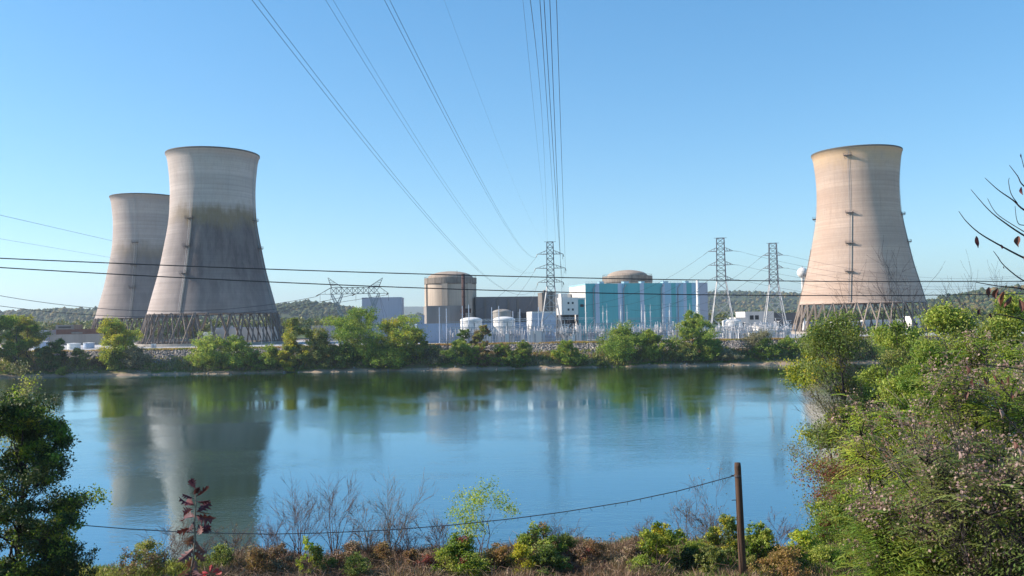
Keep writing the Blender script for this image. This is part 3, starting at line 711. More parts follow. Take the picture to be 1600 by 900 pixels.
for sgn, pts in ((-1, ((518,459),(527,478),(535,459))), (1, ((592,459),(584,478),(576,459)))):
    mb = MB(); J = (sx(pts[1][0]), 0, sz(*pts[1]))
    slat(mb, (0+sgn*.5,0,.2), J, .45, .75, 12); mb.build('mast', M['steel'], t)
    mb = MB(); slat(mb, J, (sx(pts[0][0]), 0, zb), .75, .4, 5, .2, .1); slat(mb, J, (sx(pts[2][0]), 0, zb), .6, .35, 5, .2, .1); mb.build('fork', M['steel'], t)
    mb = MB(); tp = Vector((sx(512.5 if sgn < 0 else 598), 0, sz(512 if sgn < 0 else 598, 434)))
    for bx in ((518,535) if sgn < 0 else (576,592)):
        for yy in (-.6,.6): mb.bar((sx(bx), yy, zt_), tp, .2)
    a_, b_ = (Vector((sx(v), 0, zt_)) for v in ((518,535) if sgn < 0 else (592,576)))
    for f in (.25,.5,.75): mb.bar(a_.lerp(tp, f), b_.lerp(tp, f), .12); mb.bar(a_.lerp(tp, f), b_.lerp(tp, f-.22), .12)
    mb.build('horn', M['steel_brown'], t)
    mb = MB()
    g = Vector((sgn*15, -2, -.5+.2)); mb.bar((sx(518 if sgn < 0 else 592), 0, zb), (sgn*17, 14, .1), .07); mb.bar((sx(518 if sgn < 0 else 592), 0, zb), (sgn*17, -6, -2), .07)
    mb.build('guy_wire', M['wire'], t)
mb = MB(); x0, x1 = sx(517), sx(593); n = 9
for i in range(n):
    a0 = x0+(x1-x0)*i/n; a1 = x0+(x1-x0)*(i+1)/n
    for yy in (-.6,.6):
        mb.bar((a0,yy,zb),(a1,yy,zb),.25); mb.bar((a0,yy,zt_),(a1,yy,zt_),.25); mb.bar((a0,yy,zb),(a1,yy,zt_),.13); mb.bar((a1,yy,zb),(a0,yy,zt_),.13); mb.bar((a0,yy,zb),(a0,yy,zt_),.13)
for e, tx in ((x0, sx(499)), (x1, sx(607))):
    for yy in (-.6,.6): mb.bar((e,yy,zt_),(tx,0,zb),.2); mb.bar((e,yy,zb),(tx,0,zb),.2)
    mb.bar(((e+tx)/2,0,(zb+zt_)/2),((e+tx)/2,0,zb),.12)
mb.build('crossbeam', M['steel_brown'], t)
V_att = []
for px in (499, 555, 606):
    x = sx(px); string((x,0,zb), (x-1.2*(1 if px != 606 else .3),-1.6,zb-.9), t, 6, .3)
    string((x+.3,0,zb), (x+.3,0,zb-3.6), t, 10, .16)
    V_att.append(cv + Vector((x-1.2,-1.6,zb-.9)))

# strings on pylons
def strings(t, tips, dirs):
    for (k, s_), v in tips.items():
        for d in dirs[s_]: string(v, v + Vector(d), t, 8, .18)
strings(P1, tips1, {-1: [(-.6,-1.8,-1.5)], 1: [(.3,-1.8,-1.5),(-.2,1.2,-2.6)]})
strings(P2, tips2, {-1: [(-2.6,-.6,-1.9)], 1: [(2.9,.2,-.3)]})
strings(P3, tips3, {-1: [(-2.4,-.6,-1.9)], 1: [(2.7,.2,-.3)]})

# ================================================================== WIRES
def poly(name, pts, r, label, cat='power line', group=None, n=4, mat='wire'):
    mb = MB(); mb.tube(pts, r, n); o = mb.build(name, M[mat])
    return tag(o, label, cat, group)
def span(A, B, sag, n=28, ext=0):
    A = Vector(A); B = Vector(B); out = []
    for i in range(n+1):
        t = -ext + (1+ext)*i/n; p = A.lerp(B, t); p.z -= 4*sag*t*(1-t); out.append(p)
    return out
def fit(pa, mids, B):
    """pa: pixel on the top edge of the picture; B world end. Finds depth and sag of the near part."""
    best = None
    for DA in np.arange(55, 100, 3.0):
        A = at(pa[0], pa[1], DA); num = den = 0; rows = []
        for (u, v) in mids:
            # solve the plan intersection for column u (iterating for the roll)
            t = .5
            for _ in range(12):
                P = A.lerp(B, t); D = P.y; q = at(u, v, D); k = q.x/D
                den_ = (B.x-A.x) - k*(B.y-A.y)
                if abs(den_) < 1e-6: break
                t = (k*A.y - A.x)/den_
            if not (0 < t < 1): rows = None; break
            P = A.lerp(B, t); q = at(u, v, P.y); rows.append((t, P.z-q.z, P.y))
        if not rows: continue
        for t, dz, D in rows:
            g = 4*t*(1-t); wt = 1/D**2; num += g*dz*wt; den += g*g*wt
        s = num/den; err = sum(((dz-4*s*t*(1-t))/D*F)**2 for t, dz, D in rows)
        if s < 0: err += 1e5
        if best is None or err < best[0]: best = (err, DA, s, A)
    return best
TR = 'high voltage conductors passing overhead'
def tw(tips, W_, k, s_, d=(0,0,0)): return W_(tips[(k, s_)] + Vector(d))
L1 = tw(tips1, W1, 0, -1, (-.6,-1.8,-1.5)); L2 = tw(tips1, W1, 1, -1, (-.6,-1.8,-1.5)); L3 = tw(tips1, W1, 2, -1, (-.6,-1.8,-1.5))
R1 = tw(tips1, W1, 0, 1, (.3,-1.8,-1.5)); R2 = tw(tips1, W1, 1, 1, (.3,-1.8,-1.5)); R3 = tw(tips1, W1, 2, 1, (.3,-1.8,-1.5))
tz = hz(862, 378, 430); G1 = c1+Vector((-2.8,0,tz)); G2 = c1+Vector((2.8,0,tz))
OH = [
 ((393.8,0), [(584,238),(702,378),(760,437)], L3, 'lower-left wire of the leftmost overhead cable pair crossing the sky'),
 ((404.5,0), [(588,236),(706,378),(764,438)], L3+Vector((.5,0,0)), 'upper-right wire of the leftmost overhead cable pair crossing the sky'),
 ((508.8,0), [(584,123),(635.5,202),(697,294),(738,352.6)], L2, 'left wire of the middle overhead cable pair crossing the sky'),
 ((520.5,0), [(588,117),(640,197),(700,291),(741,351)], L2+Vector((.5,0,0)), 'right wire of the middle overhead cable pair crossing the sky'),
 ((600.7,0), [(635.5,56),(686.6,163.5),(738,260.6),(789,358)], L1, 'left wire of the third overhead cable pair crossing the sky'),
 ((609,0), [(641,56),(691,162),(741,259),(791,355)], L1+Vector((.5,0,0)), 'right wire of the third overhead cable pair crossing the sky'),
 ((694,0), [(748,148),(789,250)], G1, 'faint thin wire right of the three overhead cable pairs'),
 ((817,0), [(832,150)], G1+Vector((1,0,0)), 'faint thin wire at the left of the steep bundle above the middle pylon'),
 ((828.6,0), [(848,200)], R1+Vector((-8,0,3)), 'steep overhead wire falling to the left side of the middle pylon top'),
 ((843.5,0), [(857,200)], G2, 'second steep overhead wire from the left above the middle pylon'),
 ((850,0), [(862,200)], R1, 'third steep overhead wire from the left above the middle pylon'),
 ((859,0), [(867,200)], R3, 'steep overhead wire falling to the lowest right arm of the middle pylon'),
 ((869.5,0), [(876,200)], R2, 'rightmost steep overhead wire above the middle pylon'),
]
for pa, mids, B, lb in OH:
    r = fit(pa, mids, B)
    if r is None: print('NOFIT', pa); r = (0, 70, 5, at(pa[0], pa[1], 70))
    print('wire', pa, 'err %.1f DA %.0f sag %.1f' % (r[0], r[1], r[2]))
    A = r[3]; faint = 'faint' in lb
    poly('power_line', span(A, B, r[2], 60, .35), .010 if faint else .02 if pa[0] < 650 else .024, lb, group=TR)

# the two close cables across the whole picture and pylon conductors on the left
def through(pix, D0, D1, n=50, ext=.25):
    """a hanging cable through picture points at depths D0..D1, parabola fitted in height"""
    xs_ = []; zs_ = []; 
    pa, pb = pix[0], pix[-1]; A = at(*pa, D0); B = at(*pb, D1)
    rows = []
    for p in pix[1:-1]:
        f = (p[0]-pa[0])/(pb[0]-pa[0]); D = D0+(D1-D0)*f
        for _ in range(6):
            q = at(*p, D); t = (q.x-A.x)/(B.x-A.x); D = D0+(D1-D0)*t
        rows.append((t, A.lerp(B, t).z-q.z))
    s = sum(4*t*(1-t)*dz for t, dz in rows)/sum((4*t*(1-t))**2 for t, dz in rows) if rows else 0
    out = []
    for i in range(n+1):
        t = -ext+(1+2*ext)*i/n; p = A.lerp(B, t); p.z -= 4*s*t*(1-t); out.append(p)
    return out
poly('overhead_cable', through([(0,403.5),(640,428),(900,434.5),(1200,438),(1600,439.5)], 24, 31), .016, 'upper one of the two dark cables crossing the whole view in front of the towers', 'cable', n=6)
poly('overhead_cable', through([(0,418),(640,451),(900,457),(1200,460),(1600,459)], 24, 31), .016, 'lower one of the two dark cables crossing the whole view in front of the towers', 'cable', n=6)
GL = 'conductors hanging across the left cooling towers'
poly('power_line', [p for p in through([(0,462),(240,486),(494,463.5)], 330, Dv-1.6, ext=0)], .10, 'sagging wire from the left arm of the V-shaped pylon across the stained tower', group=GL)
poly('power_line', [p for p in through([(0,478),(300,494),(550,461)], 330, Dv-1.6, ext=0)], .10, 'lower sagging wire from the middle of the V-shaped pylon past the tower legs', group=GL)
poly('power_line', [p for p in through([(430,488),(520,474),(603,461)], 395, Dv-1.6, ext=0)], .08, 'short wire hanging left from the right arm of the V-shaped pylon', group=GL)
poly('power_line', through([(0,336),(95,357),(187,379)], 560, 820, ext=.4), .12, 'thin grey wire sloping down to the farthest tower, higher one', group='thin wires left of the towers')
poly('power_line', through([(0,373),(95,389),(165,401)], 560, 820, ext=.4), .08, 'thin grey wire sloping down to the farthest tower, lower one', group='thin wires left of the towers')
# right side circuits
GR = 'conductors strung between the slim pylons'
rt = {0: 'top', 1: 'middle', 2: 'lowest'}
for k in range(3):
    a = tw(tips2, W2, k, 1, (2.9,.2,-.3)); b = tw(tips3, W3, k, -1, (-2.4,-.6,-1.9))
    e = at(1640, (431, 441, 452)[k], 520)
    poly('power_line', span(a, at(1640, (427, 436, 450)[k], 500), 9, 40), .05, 'wire from the %s right arm of the left slim pylon past the tan tower' % rt[k], group=GR)
    poly('power_line', span(tw(tips3, W3, k, 1, (2.7,.2,-.3)), at(1640, (424, 433, 446)[k], 560), 8, 40), .05, 'wire from the %s right arm of the right slim pylon past the tan tower' % rt[k], group=GR)
    f = at((905, 935, 985)[k], (478, 480, 484)[k], 428)
    poly('power_line', span(tw(tips2, W2, k, -1, (-2.6,-.6,-1.9)), f, 5, 30), .05, 'wire down into the switchyard from the %s left arm of the left slim pylon' % rt[k], group=GR)
    f = at((1010, 1040, 1086)[k], (478, 478, 482)[k], 432)
    poly('power_line', span(b, f, 6, 30), .05, 'wire down into the switchyard from the %s left arm of the right slim pylon' % rt[k], group=GR)
    f = at((733, 770, 813)[k], (492, 490, 488)[k], 424)
    poly('power_line', span(tw(tips1, W1, k, -1, (-.6,-1.8,-1.5)), f, 3.5, 24), .05, 'wire dropping left into the switchyard from the %s left arm of the middle pylon' % rt[k], group='switchyard droppers of the middle pylon')

# ================================================================== SWITCHYARD
def mast(name, px, ytop, D, label, mat='steel', r0=.24, spike=True, group='tall switchyard masts', cat='mast'):
    c = at(px, 525, D); c.z = GZ; t = empty(name, c, label, cat, group); h = hz(px, ytop, D)
    mb = MB(); mb.lathe([(r0*1.1,0),(r0*1.1,.3),(r0,.31),(r0*.75,h*.8),(r0*.3 if spike else r0*.7,h*.82 if spike else h),(.05,h)], 8); mb.build('pole', M[mat], t)
    mb = MB(); 
    for q in (.55, .78): mb.bar((-r0*2.2,0,h*q),(r0*2.2,0,h*q), .22)
    mb.build('bracket', M[mat], t); return t, h
ordn = ['first','second','third','fourth','fifth','sixth','seventh','eighth','ninth','tenth','eleventh','twelfth','thirteenth','fourteenth','fifteenth','sixteenth']
mast_px = [(687,480,412),(698,482,426),(723,478,410),(733,476,414),(769,480,420),(780,478,424),(802,486,430),(813,483,432),(842,480,416)]
for k, (px, yt, D) in enumerate(mast_px):
    mast('switchyard_mast', px, yt, D, '%s tall blue-grey mast from the left around the twin white tanks' % ordn[k], 'blue_white', spike=False)
gm = [(916,476,424),(943,477,424),(949,474,430),(971,475,424),(980.5,476,430),(1003.5,475,424),(1008.5,476,432),(1017,475,424),(1036.5,474,430),(1047,474,424),(1079,474,430),(1089,474,424)]
heads = {}
for k, (px, yt, D) in enumerate(gm):
    t, h = mast('switchyard_mast', px, yt, D, '%s spiked white steel mast from the left in front of the turquoise hall' % ordn[k], 'white_paint', .34); heads[px] = (t.location.copy(), h)
# gantry beams
def gantry(pa, pb, y, D, label, mat='steel'):
    a = at(pa, 525, D); b = at(pb, 525, D); a.z = b.z = GZ; t = empty('bus_gantry', a, label, 'gantry', 'low steel gantries in the switchyard')
    L = b.x-a.x; h = hz(pa, y, D)
    mb = MB(); n = max(4, int(L/2.0))
    for i in range(n):
        u, v = L*i/n, L*(i+1)/n
        for z_ in (h-.8, h): mb.bar((u,0,z_),(v,0,z_),.16)
        mb.bar((u,0,h-.8),(v,0,h),.1); mb.bar((u,.0,h-.8),(u,0,h),.1)
    mb.build('beam', M[mat], t)
    npost = max(2, int(L/14)+1)
    for i in range(npost):
        u = L*i/(npost-1); mb = MB(); mb.bar((u-.5,0,0),(u,0,h-.8),.22); mb.bar((u+.5,0,0),(u,0,h-.8),.22); mb.bar((u-.3,0,h*.4),(u+.3,0,h*.4),.12); mb.build('post', M[mat], t)
    for i in range(int(L/4.5)):
        u = 2.2+i*4.5; string((u,0,h-.8),(u,0,h-2.1), t, 5, .16)
    return t
gantry(690, 845, 503, 418, 'long low gantry in front of the twin white tanks')
gantry(845, 1000, 507, 414, 'long low gantry running right from the foot of the middle pylon')
gantry(700, 850, 512, 408, 'nearer low gantry below the twin white tanks')
gantry(930, 1110, 505, 422, 'long low gantry in front of the turquoise hall')
gantry(980, 1110, 497, 436, 'higher gantry close to the turquoise hall')
gantry(850, 1110, 515, 406, 'nearest low gantry between the middle pylon and the tall bank trees', 'alu')
gantry(1110, 1235, 518, 406, 'nearest low gantry before the slim pylons', 'alu')
gantry(740, 930, 499, 430, 'higher gantry behind the twin white tanks and the pale blue switchgear house', 'alu')
gantry(1110, 1232, 512, 416, 'low gantry around the feet of the slim pylons')
gantry(1150, 1235, 506, 436, 'farther low gantry between the two slim pylons')
# posts and equipment
def proto_post(kind):
    t = empty(*{'post': ('post_insulator', (0,0,0)), 'switch': ('disconnect_switch', (0,0,0)), 'trans': ('instrument_transformer', (0,0,0))}[kind])
    if kind == 'post':
        mb = MB(); mb.bar((0,0,0),(0,0,2.4),.2); mb.build('stand', M['steel'], t)
        mb = MB(); prof = [(.1,2.4)]
        for i in range(6): prof += [(.2,2.45+i*.22),(.1,2.56+i*.22)]
        mb.lathe(prof+[(.03,3.9)], 6); mb.build('insulator', M['porcelain'], t)
        mb = MB(); mb.bar((-1.2,0,3.95),(1.2,0,3.95),.1); mb.build('busbar', M['alu'], t)
    elif kind == 'switch':
        mb = MB()
        for x in (-1.3, 1.3): mb.bar((x,0,0),(x,0,2.6),.22)
        mb.bar((-1.6,0,2.6),(1.6,0,2.6),.25); mb.build('stand', M['steel'], t)
        for x in (-1.2,0,1.2):
            mb = MB(); mb.lathe([(.1,2.65),(.22,2.8),(.1,3.0),(.22,3.2),(.1,3.4),(.22,3.6),(.06,4.0)], 6, (x,0,0)); mb.build('insulator', M['porcelain'], t)
        mb = MB(); mb.bar((-1.2,0,4.0),(0,0,4.8),.1); mb.bar((0,0,4.0),(1.2,0,4.05),.1); mb.build('blade', M['alu'], t)
    else:
        mb = MB(); mb.box(-.8,.8,-.6,.6,0,2.2); mb.box(-.95,.95,-.75,.75,2.2,2.4); mb.build('tank', M['alu'], t)
        for x in (-.5,.5):
            mb = MB(); mb.lathe([(.2,2.41),(.3,2.6),(.16,2.9),(.28,3.1),(.14,3.4),(.24,3.6),(.06,4.3)], 8, (x,0,0)); mb.build('bushing', M['porcelain'], t)
    return t
kinds = [('post','thin post insulator on a steel stand among others in the switchyard','insulator','post insulators in the switchyard',290),
         ('switch','disconnect switch on twin steel legs among others in the switchyard','switch','disconnect switches in the switchyard',130),
         ('trans','squat grey transformer box with two bushings among others in the switchyard','transformer','instrument transformers in the switchyard',26)]
rg = np.random.default_rng(5)
for kd, lb, ct, gr, n in kinds:
    pr = proto_post(kd); tag(pr, lb, ct, gr); used = 0
    for i in range(n):
        row = rg.integers(0, 7); D = 404+row*4.6+rg.uniform(-.4,.4)
        px = rg.uniform(700, 1100) if rg.random() < .82 else rg.uniform(1120, 1235)
        px = round(px/4)*4 + rg.uniform(-.6,.6)
        o = pr if used == 0 else copy_tree(pr); used += 1
        ar = 'before the twin white tanks' if px < 830 else 'around the foot of the middle pylon' if px < 905 else 'before the turquoise hall' if px < 1105 else 'around the slim pylons'
        o['label'] = {'post': 'thin post insulator on a steel stand %s', 'switch': 'disconnect switch on twin steel legs %s', 'trans': 'squat grey box with two bushings %s'}[kd] % ar; o['group'] = gr + ' ' + ar
        o.location = (X(px, D), D, GZ); o.rotation_euler = (0,0,R(12)*0+R(rg.choice([0,90]))); s_ = rg.uniform(1.0, 1.5); o.scale = (s_, s_, s_*rg.uniform(1.0,1.6))
# control houses / cabinets
for k, (px, y, D, wpx, lb, mt) in enumerate([(838,517,409,16,'small white control cabinet below the pale blue switchgear house','white_paint'),(898,516,410,12,'tan kiosk in the switchyard near the foot of the middle pylon','concrete'),(975,517,412,30,'white kiosk row in the switchyard before the turquoise hall','white_paint'),(1015,512,440,26,'pale equipment housing beside the turquoise hall wall','alu'),(1060,516,412,14,'small grey kiosk behind the tall bank trees','alu'),(760,518,411,18,'small white kiosk between the twin tanks','white_paint'),(1180,520,409,18,'white cabinet between the feet of the slim pylons','white_paint')]):
    t, W, H = shell('control_cabinet', px-wpx/2, px+wpx/2, y, D, 3, lb, M[mt], cat='cabinet', group='cabinets in the switchyard', parapet=.15, th=0)
    mb = MB(); mb.box(W*.3, W*.45, -.17, -.125, .1, H*.75); mb.build('door', M['lilac_clad'], t)
# fence along the crest
def fence(pa, pb, D, label, h=2.6):
    a = at(pa, 535, D); b = at(pb, 535, D); a.z = 9.85; t = empty('chain_link_fence', a, label, 'fence'); L = b.x-a.x
    n = min(95, int(L/3)); 
    for i in range(n+1):
        mb = MB(); u = L*i/n; mb.bar((u,0,-.2),(u,0,h),.10); mb.build('post', M['alu'], t)
    mb = MB()
    for z_ in np.arange(.1, h, .3): mb.bar((0,-.07,z_),(L,-.07,z_),.035)
    for u in np.arange(0, L, .6): mb.bar((u,-.07,.1),(u,-.07,h),.02)
    mb.build('mesh', M['alu'], t)
    mb = MB()
    for z_ in (.05, h): mb.bar((0,.0,z_),(L,.0,z_),.08)
    mb.build('rail', M['alu'], t)
fence(690, 1240, 401.5, 'long grey chain-link fence along the dike in front of the switchyard')
fence(60, 470, 401.5, 'chain-link fence along the dike in front of the stained tower', 2.0)
for k, (px, yt, D) in enumerate([(330,502,440),(409,505,420),(424,508,420),(1195,508,405)]):
    mast('lamp_post', px, yt, D, ['thin lamp post inside the legs of the stained tower','thin pole before the right legs of the stained tower, left one','thin pole before the right legs of the stained tower, right one','short grey pole by the fence under the right slim pylon'][k], 'steel', .14, group='thin poles by the fence', cat='pole')
# ================================================================== PLANTS
def sphere_pts(rg, n):
    t = rg.normal(0, 1, (n, 3)); return t/np.linalg.norm(t, axis=1)[:, None]
def wiggle(rg, a, b, k, amp):
    a = np.array(a, float); b = np.array(b, float); L = np.linalg.norm(b-a); out = [a]
    for i in range(1, k): out.append(a+(b-a)*i/k + rg.normal(0, amp*L, 3))
    return out+[b]
def tree(label, cat, loc, H, W, mat, leaf, n, seed, name='tree', bottom=.12, lumps=16, group=None, trunk=None, bark='bark', lean=(0,0), stems=1, dense=.155, low=.3, mats2=None, twigs=True, asym=0, flat=.8, up=.5, aspect=.6, top=.5, lsz=(.13,.24)):
    rg = np.random.default_rng(seed); t = empty(name, loc, label, cat, group)
    trunk = trunk or max(.06, H*.018)
    zc0, zc1 = H*bottom, H
    Ls = []
    for i in range(lumps):
        for _ in range(30):
            f = ((i+.5)/lumps + rg.uniform(-.06,.06)); f = min(max(f, .02), .97)
            env = (1-abs(2*(f-(1-top)*.9)-.1)**2.2*.75)
            env = max(.22, env) * (1 if f > .15 else .75)
            a = rg.uniform(0, 6.283); rr = W/2*env*math.sqrt(rg.uniform(.05, 1))*.82
            c = np.array([math.cos(a)*rr + lean[0]*f + asym*W*.12*math.sin(f*7), math.sin(a)*rr + lean[1]*f, zc0+(zc1-zc0)*f])
            rl = W*rg.uniform(*lsz)
            if c[2]+rl*flat <= H*1.02: break
        Ls.append((c, rl))
    mb = MB(); base_pts = []
    for s_ in range(stems):
        o = np.array([0,0,-.3]) + (np.append(rg.normal(0, trunk*2.5, 2), 0) if stems > 1 else 0)
        tp = np.array([lean[0]*.8, lean[1]*.8, H*.86]) + (np.append(rg.normal(0, W*.17, 2), rg.uniform(-.2,0)*H) if stems > 1 else np.append(rg.normal(0, W*.03, 2), 0))
        P = wiggle(rg, o, tp, 7, .018); base_pts.append(P)
        mb.tube(P, [trunk*(1-.82*i/7)/(1 if stems == 1 else 1.3) for i in range(8)], 7)
    CP = []; cs = []
    for c, rl in Ls:
        P = base_pts[rg.integers(0, stems)]
        zz = c[2] - rl*.6 - rg.uniform(.08,.22)*H; zz = max(.1*H, zz)
        j = min(6, max(0, int(zz/(H*.86)*7))); st = P[j]
        r0 = trunk*(1-.11*j)*.42
        mb.tube(wiggle(rg, st, c, 4, .05), [r0, r0*.8, r0*.62, r0*.45, r0*.28], 5)
        m_ = max(5, int(10*rg.uniform(.7,1.3)))
        q = sphere_pts(rg, m_); q[:, 2] = q[:, 2]*.75+.18
        pts = c + q*rl*rg.uniform(.5, 1.0, (m_, 1))*np.array([1,1,flat])
        for p in pts:
            CP.append(p); cs.append(rl)
            if twigs: mb.tube([c, (c+p)/2+rg.normal(0,.03*W,3), p], [r0*.3, r0*.2, r0*.08], 3)
    mb.build('trunk', M[bark], t, smooth=True)
    CP = np.array(CP); cs = np.array(cs)
    k = rg.integers(0, len(CP), n)
    C = CP[k] + rg.normal(0, 1, (n, 3))*(cs[k]*dense)[:, None]*np.array([1,1,.75])*1.2
    C[:, 2] = np.maximum(C[:, 2], .05)
    S = leaf*rg.uniform(.6, 1.35, n)
    if mats2 is None:
        leaves('crown', C, S, M[mat], t, seed, up=up, aspect=aspect)
    else:
        # a second foliage colour on some clumps (turning leaves)
        sel = np.isin(k, rg.choice(len(CP), max(1, int(len(CP)*mats2[1])), replace=False))
        leaves('crown', C[~sel], S[~sel], M[mat], t, seed, up=up, aspect=aspect)
        o = leaves('turning_foliage', C[sel], S[sel], M[mats2[0]], t, seed+1, up=up, aspect=aspect)
    return t

RMIN = .0055
def grow(rg, mb, p, d, L, r, lev, tips, n=5, spread=.55, grav=.0, seg=5, kids_=(2,4)):
    pts = [p]; q = np.array(p, float); d = np.array(d, float)
    for i in range(seg):
        d = d + rg.normal(0, .1, 3) + np.array([0,0,grav]); d /= np.linalg.norm(d); q = q + d*L/seg; pts.append(q)
    mb.tube(pts, [max(RMIN, r*(1-.75*i/seg)) for i in range(seg+1)], n)
    tips.append(q)
    if lev > 0:
        for _ in range(rg.integers(*kids_)+ (2 if lev > 1 else 1)):
            k = rg.integers(2 if lev > 1 else 1, seg+1); dd = d + rg.normal(0, spread, 3); dd[2] = abs(dd[2])*.7+.25 if rg.random() < .8 else dd[2]; dd /= np.linalg.norm(dd)
            grow(rg, mb, pts[k], dd, L*rg.uniform(.4,.7), r*(1-.7*k/seg)*.62, lev-1, tips, max(3, n-1), spread, grav, max(3, seg-1), kids_)
# ---- far bank: every tree and bush by itself  (px, width px, top y, depth, material, label, extra)
BG = 'trees and bushes on the far bank'
bank = [
 (-30,80,488,372,'leaf_deep','dark green tree cut by the left edge of the view on the far bank',{}),
 (22,52,492,378,'leaf_green','big dark green tree on the far bank near the left edge',{}),
 (42,56,500,384,'leaf_olive','yellow-green tree on the far bank left of the conical dark tree',{'mats2':('leaf_yellow',.35)}),
 (72,34,545,380,'leaf_deep','dark low bush under the yellow-green tree at far left of the far bank',{}),
 (90,36,530,383,'leaf_deep','dark pointed tree on the far bank in front of the brick building',{'lumps':9}),
 (97,14,574,377,'leaf_light','tiny pale bush at the waterline below the dark pointed tree',{}),
 (121,26,546,382,'leaf_olive','small olive bush on the far bank right of the dark pointed tree',{}),
 (150,26,560,383,'leaf_rust','low russet bush on the far bank between the olive bush and the bright yellow tree',{}),
 (184,52,503,383,'leaf_yellow','bright yellow-green tree on the far bank in front of the farthest tower legs',{'mats2':('leaf_light',.4)}),
 (172,34,548,380,'leaf_light','pale green bush at the left foot of the bright yellow-green tree',{}),
 (214,38,545,381,'leaf_grey','grey twiggy bush on the far bank right of the bright yellow-green tree',{'dense':.3}),
 (330,52,532,382,'leaf_light','light green bush before the stained tower, left one of the far bank pair',{}),
 (367,52,531,382,'leaf_green','light green bush before the stained tower, right one of the far bank pair',{'mats2':('leaf_light',.4)}),
 (400,30,552,381,'leaf_green','low green bush right of the bush pair in front of the stained tower',{}),
 (422,34,545,382,'leaf_light','low yellow-green bush under the right legs of the stained tower',{}),
 (462,46,498,383,'leaf_olive','tall green and yellow tree just right of the stained tower on the far bank',{'mats2':('leaf_yellow',.3)}),
 (450,34,538,380,'leaf_yellow','yellow-green bush at the foot of the tree right of the stained tower',{}),
 (498,44,519,382,'leaf_olive','dark olive tree between the green and yellow tree and the big deep green tree',{}),
 (558,78,489,385,'leaf_green','biggest deep green tree on the far bank, below the V-shaped pylon',{'lumps':26}),
 (540,46,540,380,'leaf_deep','dark bush at the left foot of the biggest deep green tree',{}),
 (586,40,545,379,'leaf_green','bright small tree in front of the right foot of the biggest deep green tree',{}),
 (627,70,502,384,'leaf_light','broad yellow-topped tree on the far bank in front of the lilac-grey hall',{'mats2':('leaf_yellow',.35),'lumps':22}),
 (652,38,514,383,'leaf_olive','yellowish tree at the right shoulder of the broad yellow-topped tree',{'mats2':('leaf_yellow',.4)}),
 (612,50,548,379,'leaf_green','low green bush at the foot of the broad yellow-topped tree',{}),
 (680,42,545,382,'leaf_grey','greyish dry bush on the far bank below the long low pale blue building',{'mats2':('leaf_olive',.4)}),
 (722,48,535,380,'leaf_light','rounded pale green bush on the far bank below the left white tank',{}),
 (724,20,515,386,'leaf_deep','slim dark tree in front of the left white tank',{}),
 (756,28,508,386,'leaf_olive','thin tree with a reddish top between the twin white tanks',{'mats2':('leaf_rust',.4)}),
 (757,34,545,380,'leaf_rust','brownish bush below the thin tree with the reddish top',{'mats2':('leaf_green',.4)}),
 (785,36,541,382,'leaf_green','green bush on the far bank below the right white tank',{'mats2':('leaf_rust',.25)}),
 (818,40,536,381,'leaf_olive','dull green bush on the riprap left of the lone cone-shaped bush',{'mats2':('leaf_green',.4)}),
 (806,30,556,379,'leaf_deep','dark low bush at the waterline left of the lone cone-shaped bush',{}),
 (884,36,536,381,'leaf_green','lone cone-shaped green bush standing on the open far bank',{'mats2':('leaf_yellow',.2)}),
 (902,30,556,379,'leaf_deep','dark low bush at the right foot of the lone cone-shaped bush',{}),
 (939,16,566,378,'leaf_olive','tiny low bush at the waterline right of the lone cone-shaped bush',{}),
 (976,64,517,383,'leaf_green','wide mid green tree on the far bank in front of the turquoise hall',{'lumps':22}),
 (1020,48,519,382,'leaf_light','yellow-green tree joined to the right of the wide mid green tree',{}),
 (1086,62,493,384,'leaf_light','tall light green tree on the far bank at the right end of the turquoise hall',{'mats2':('leaf_green',.4),'lumps':22}),
 (1068,36,540,380,'leaf_olive','olive bush at the left foot of the tall light green tree',{}),
 (1100,44,532,381,'leaf_green','green bush at the right foot of the tall light green tree',{}),
 (1140,50,553,380,'leaf_grey','low greyish bush on the far bank below the left slim pylon',{}),
 (1186,34,522,383,'leaf_grey','sparse greyish tree on the far bank between the slim pylons',{'dense':.3}),
 (1194,40,534,381,'leaf_green','green bush on the far bank below the right slim pylon',{}),
 (1235,50,530,384,'leaf_green','green tree on the far bank mostly behind the near right tree',{}),
 (1300,80,525,384,'leaf_olive','wide tree on the far bank behind the near right trees',{}),
 (1390,90,528,384,'leaf_green','broad far bank tree behind the right-hand thicket',{}),
]
for k, (px, wp, yt, D, mt, lb, ex) in enumerate(bank):
    a = at(px, 560, D); z0 = float(hgt(a.x, D)); z0 = max(z0, .15); H = at(px, yt, D).z - z0; W = wp*D/F*(1.12+.38*((k*37) % 10)/10)
    ex = dict(ex); lumps = int(ex.pop('lumps', 15)*1.4)
    nl = int(min(22000, max(900, 62*W*H)))
    kind = 'tree' if H > 9 else 'bush'
    tree(lb, kind, (a.x, D, z0), H, W, mt, .62, nl, 100+k, name=kind, bottom=.0 if H < 9 else .05, lumps=lumps, stems=(1, 2, 1, 3)[k % 4] if H > 9 else 4, group=BG, twigs=False, top=(.56, .44, .66, .5, .6)[k % 5], lsz=((.13,.24), (.10,.20), (.15,.27))[k % 3], **ex)

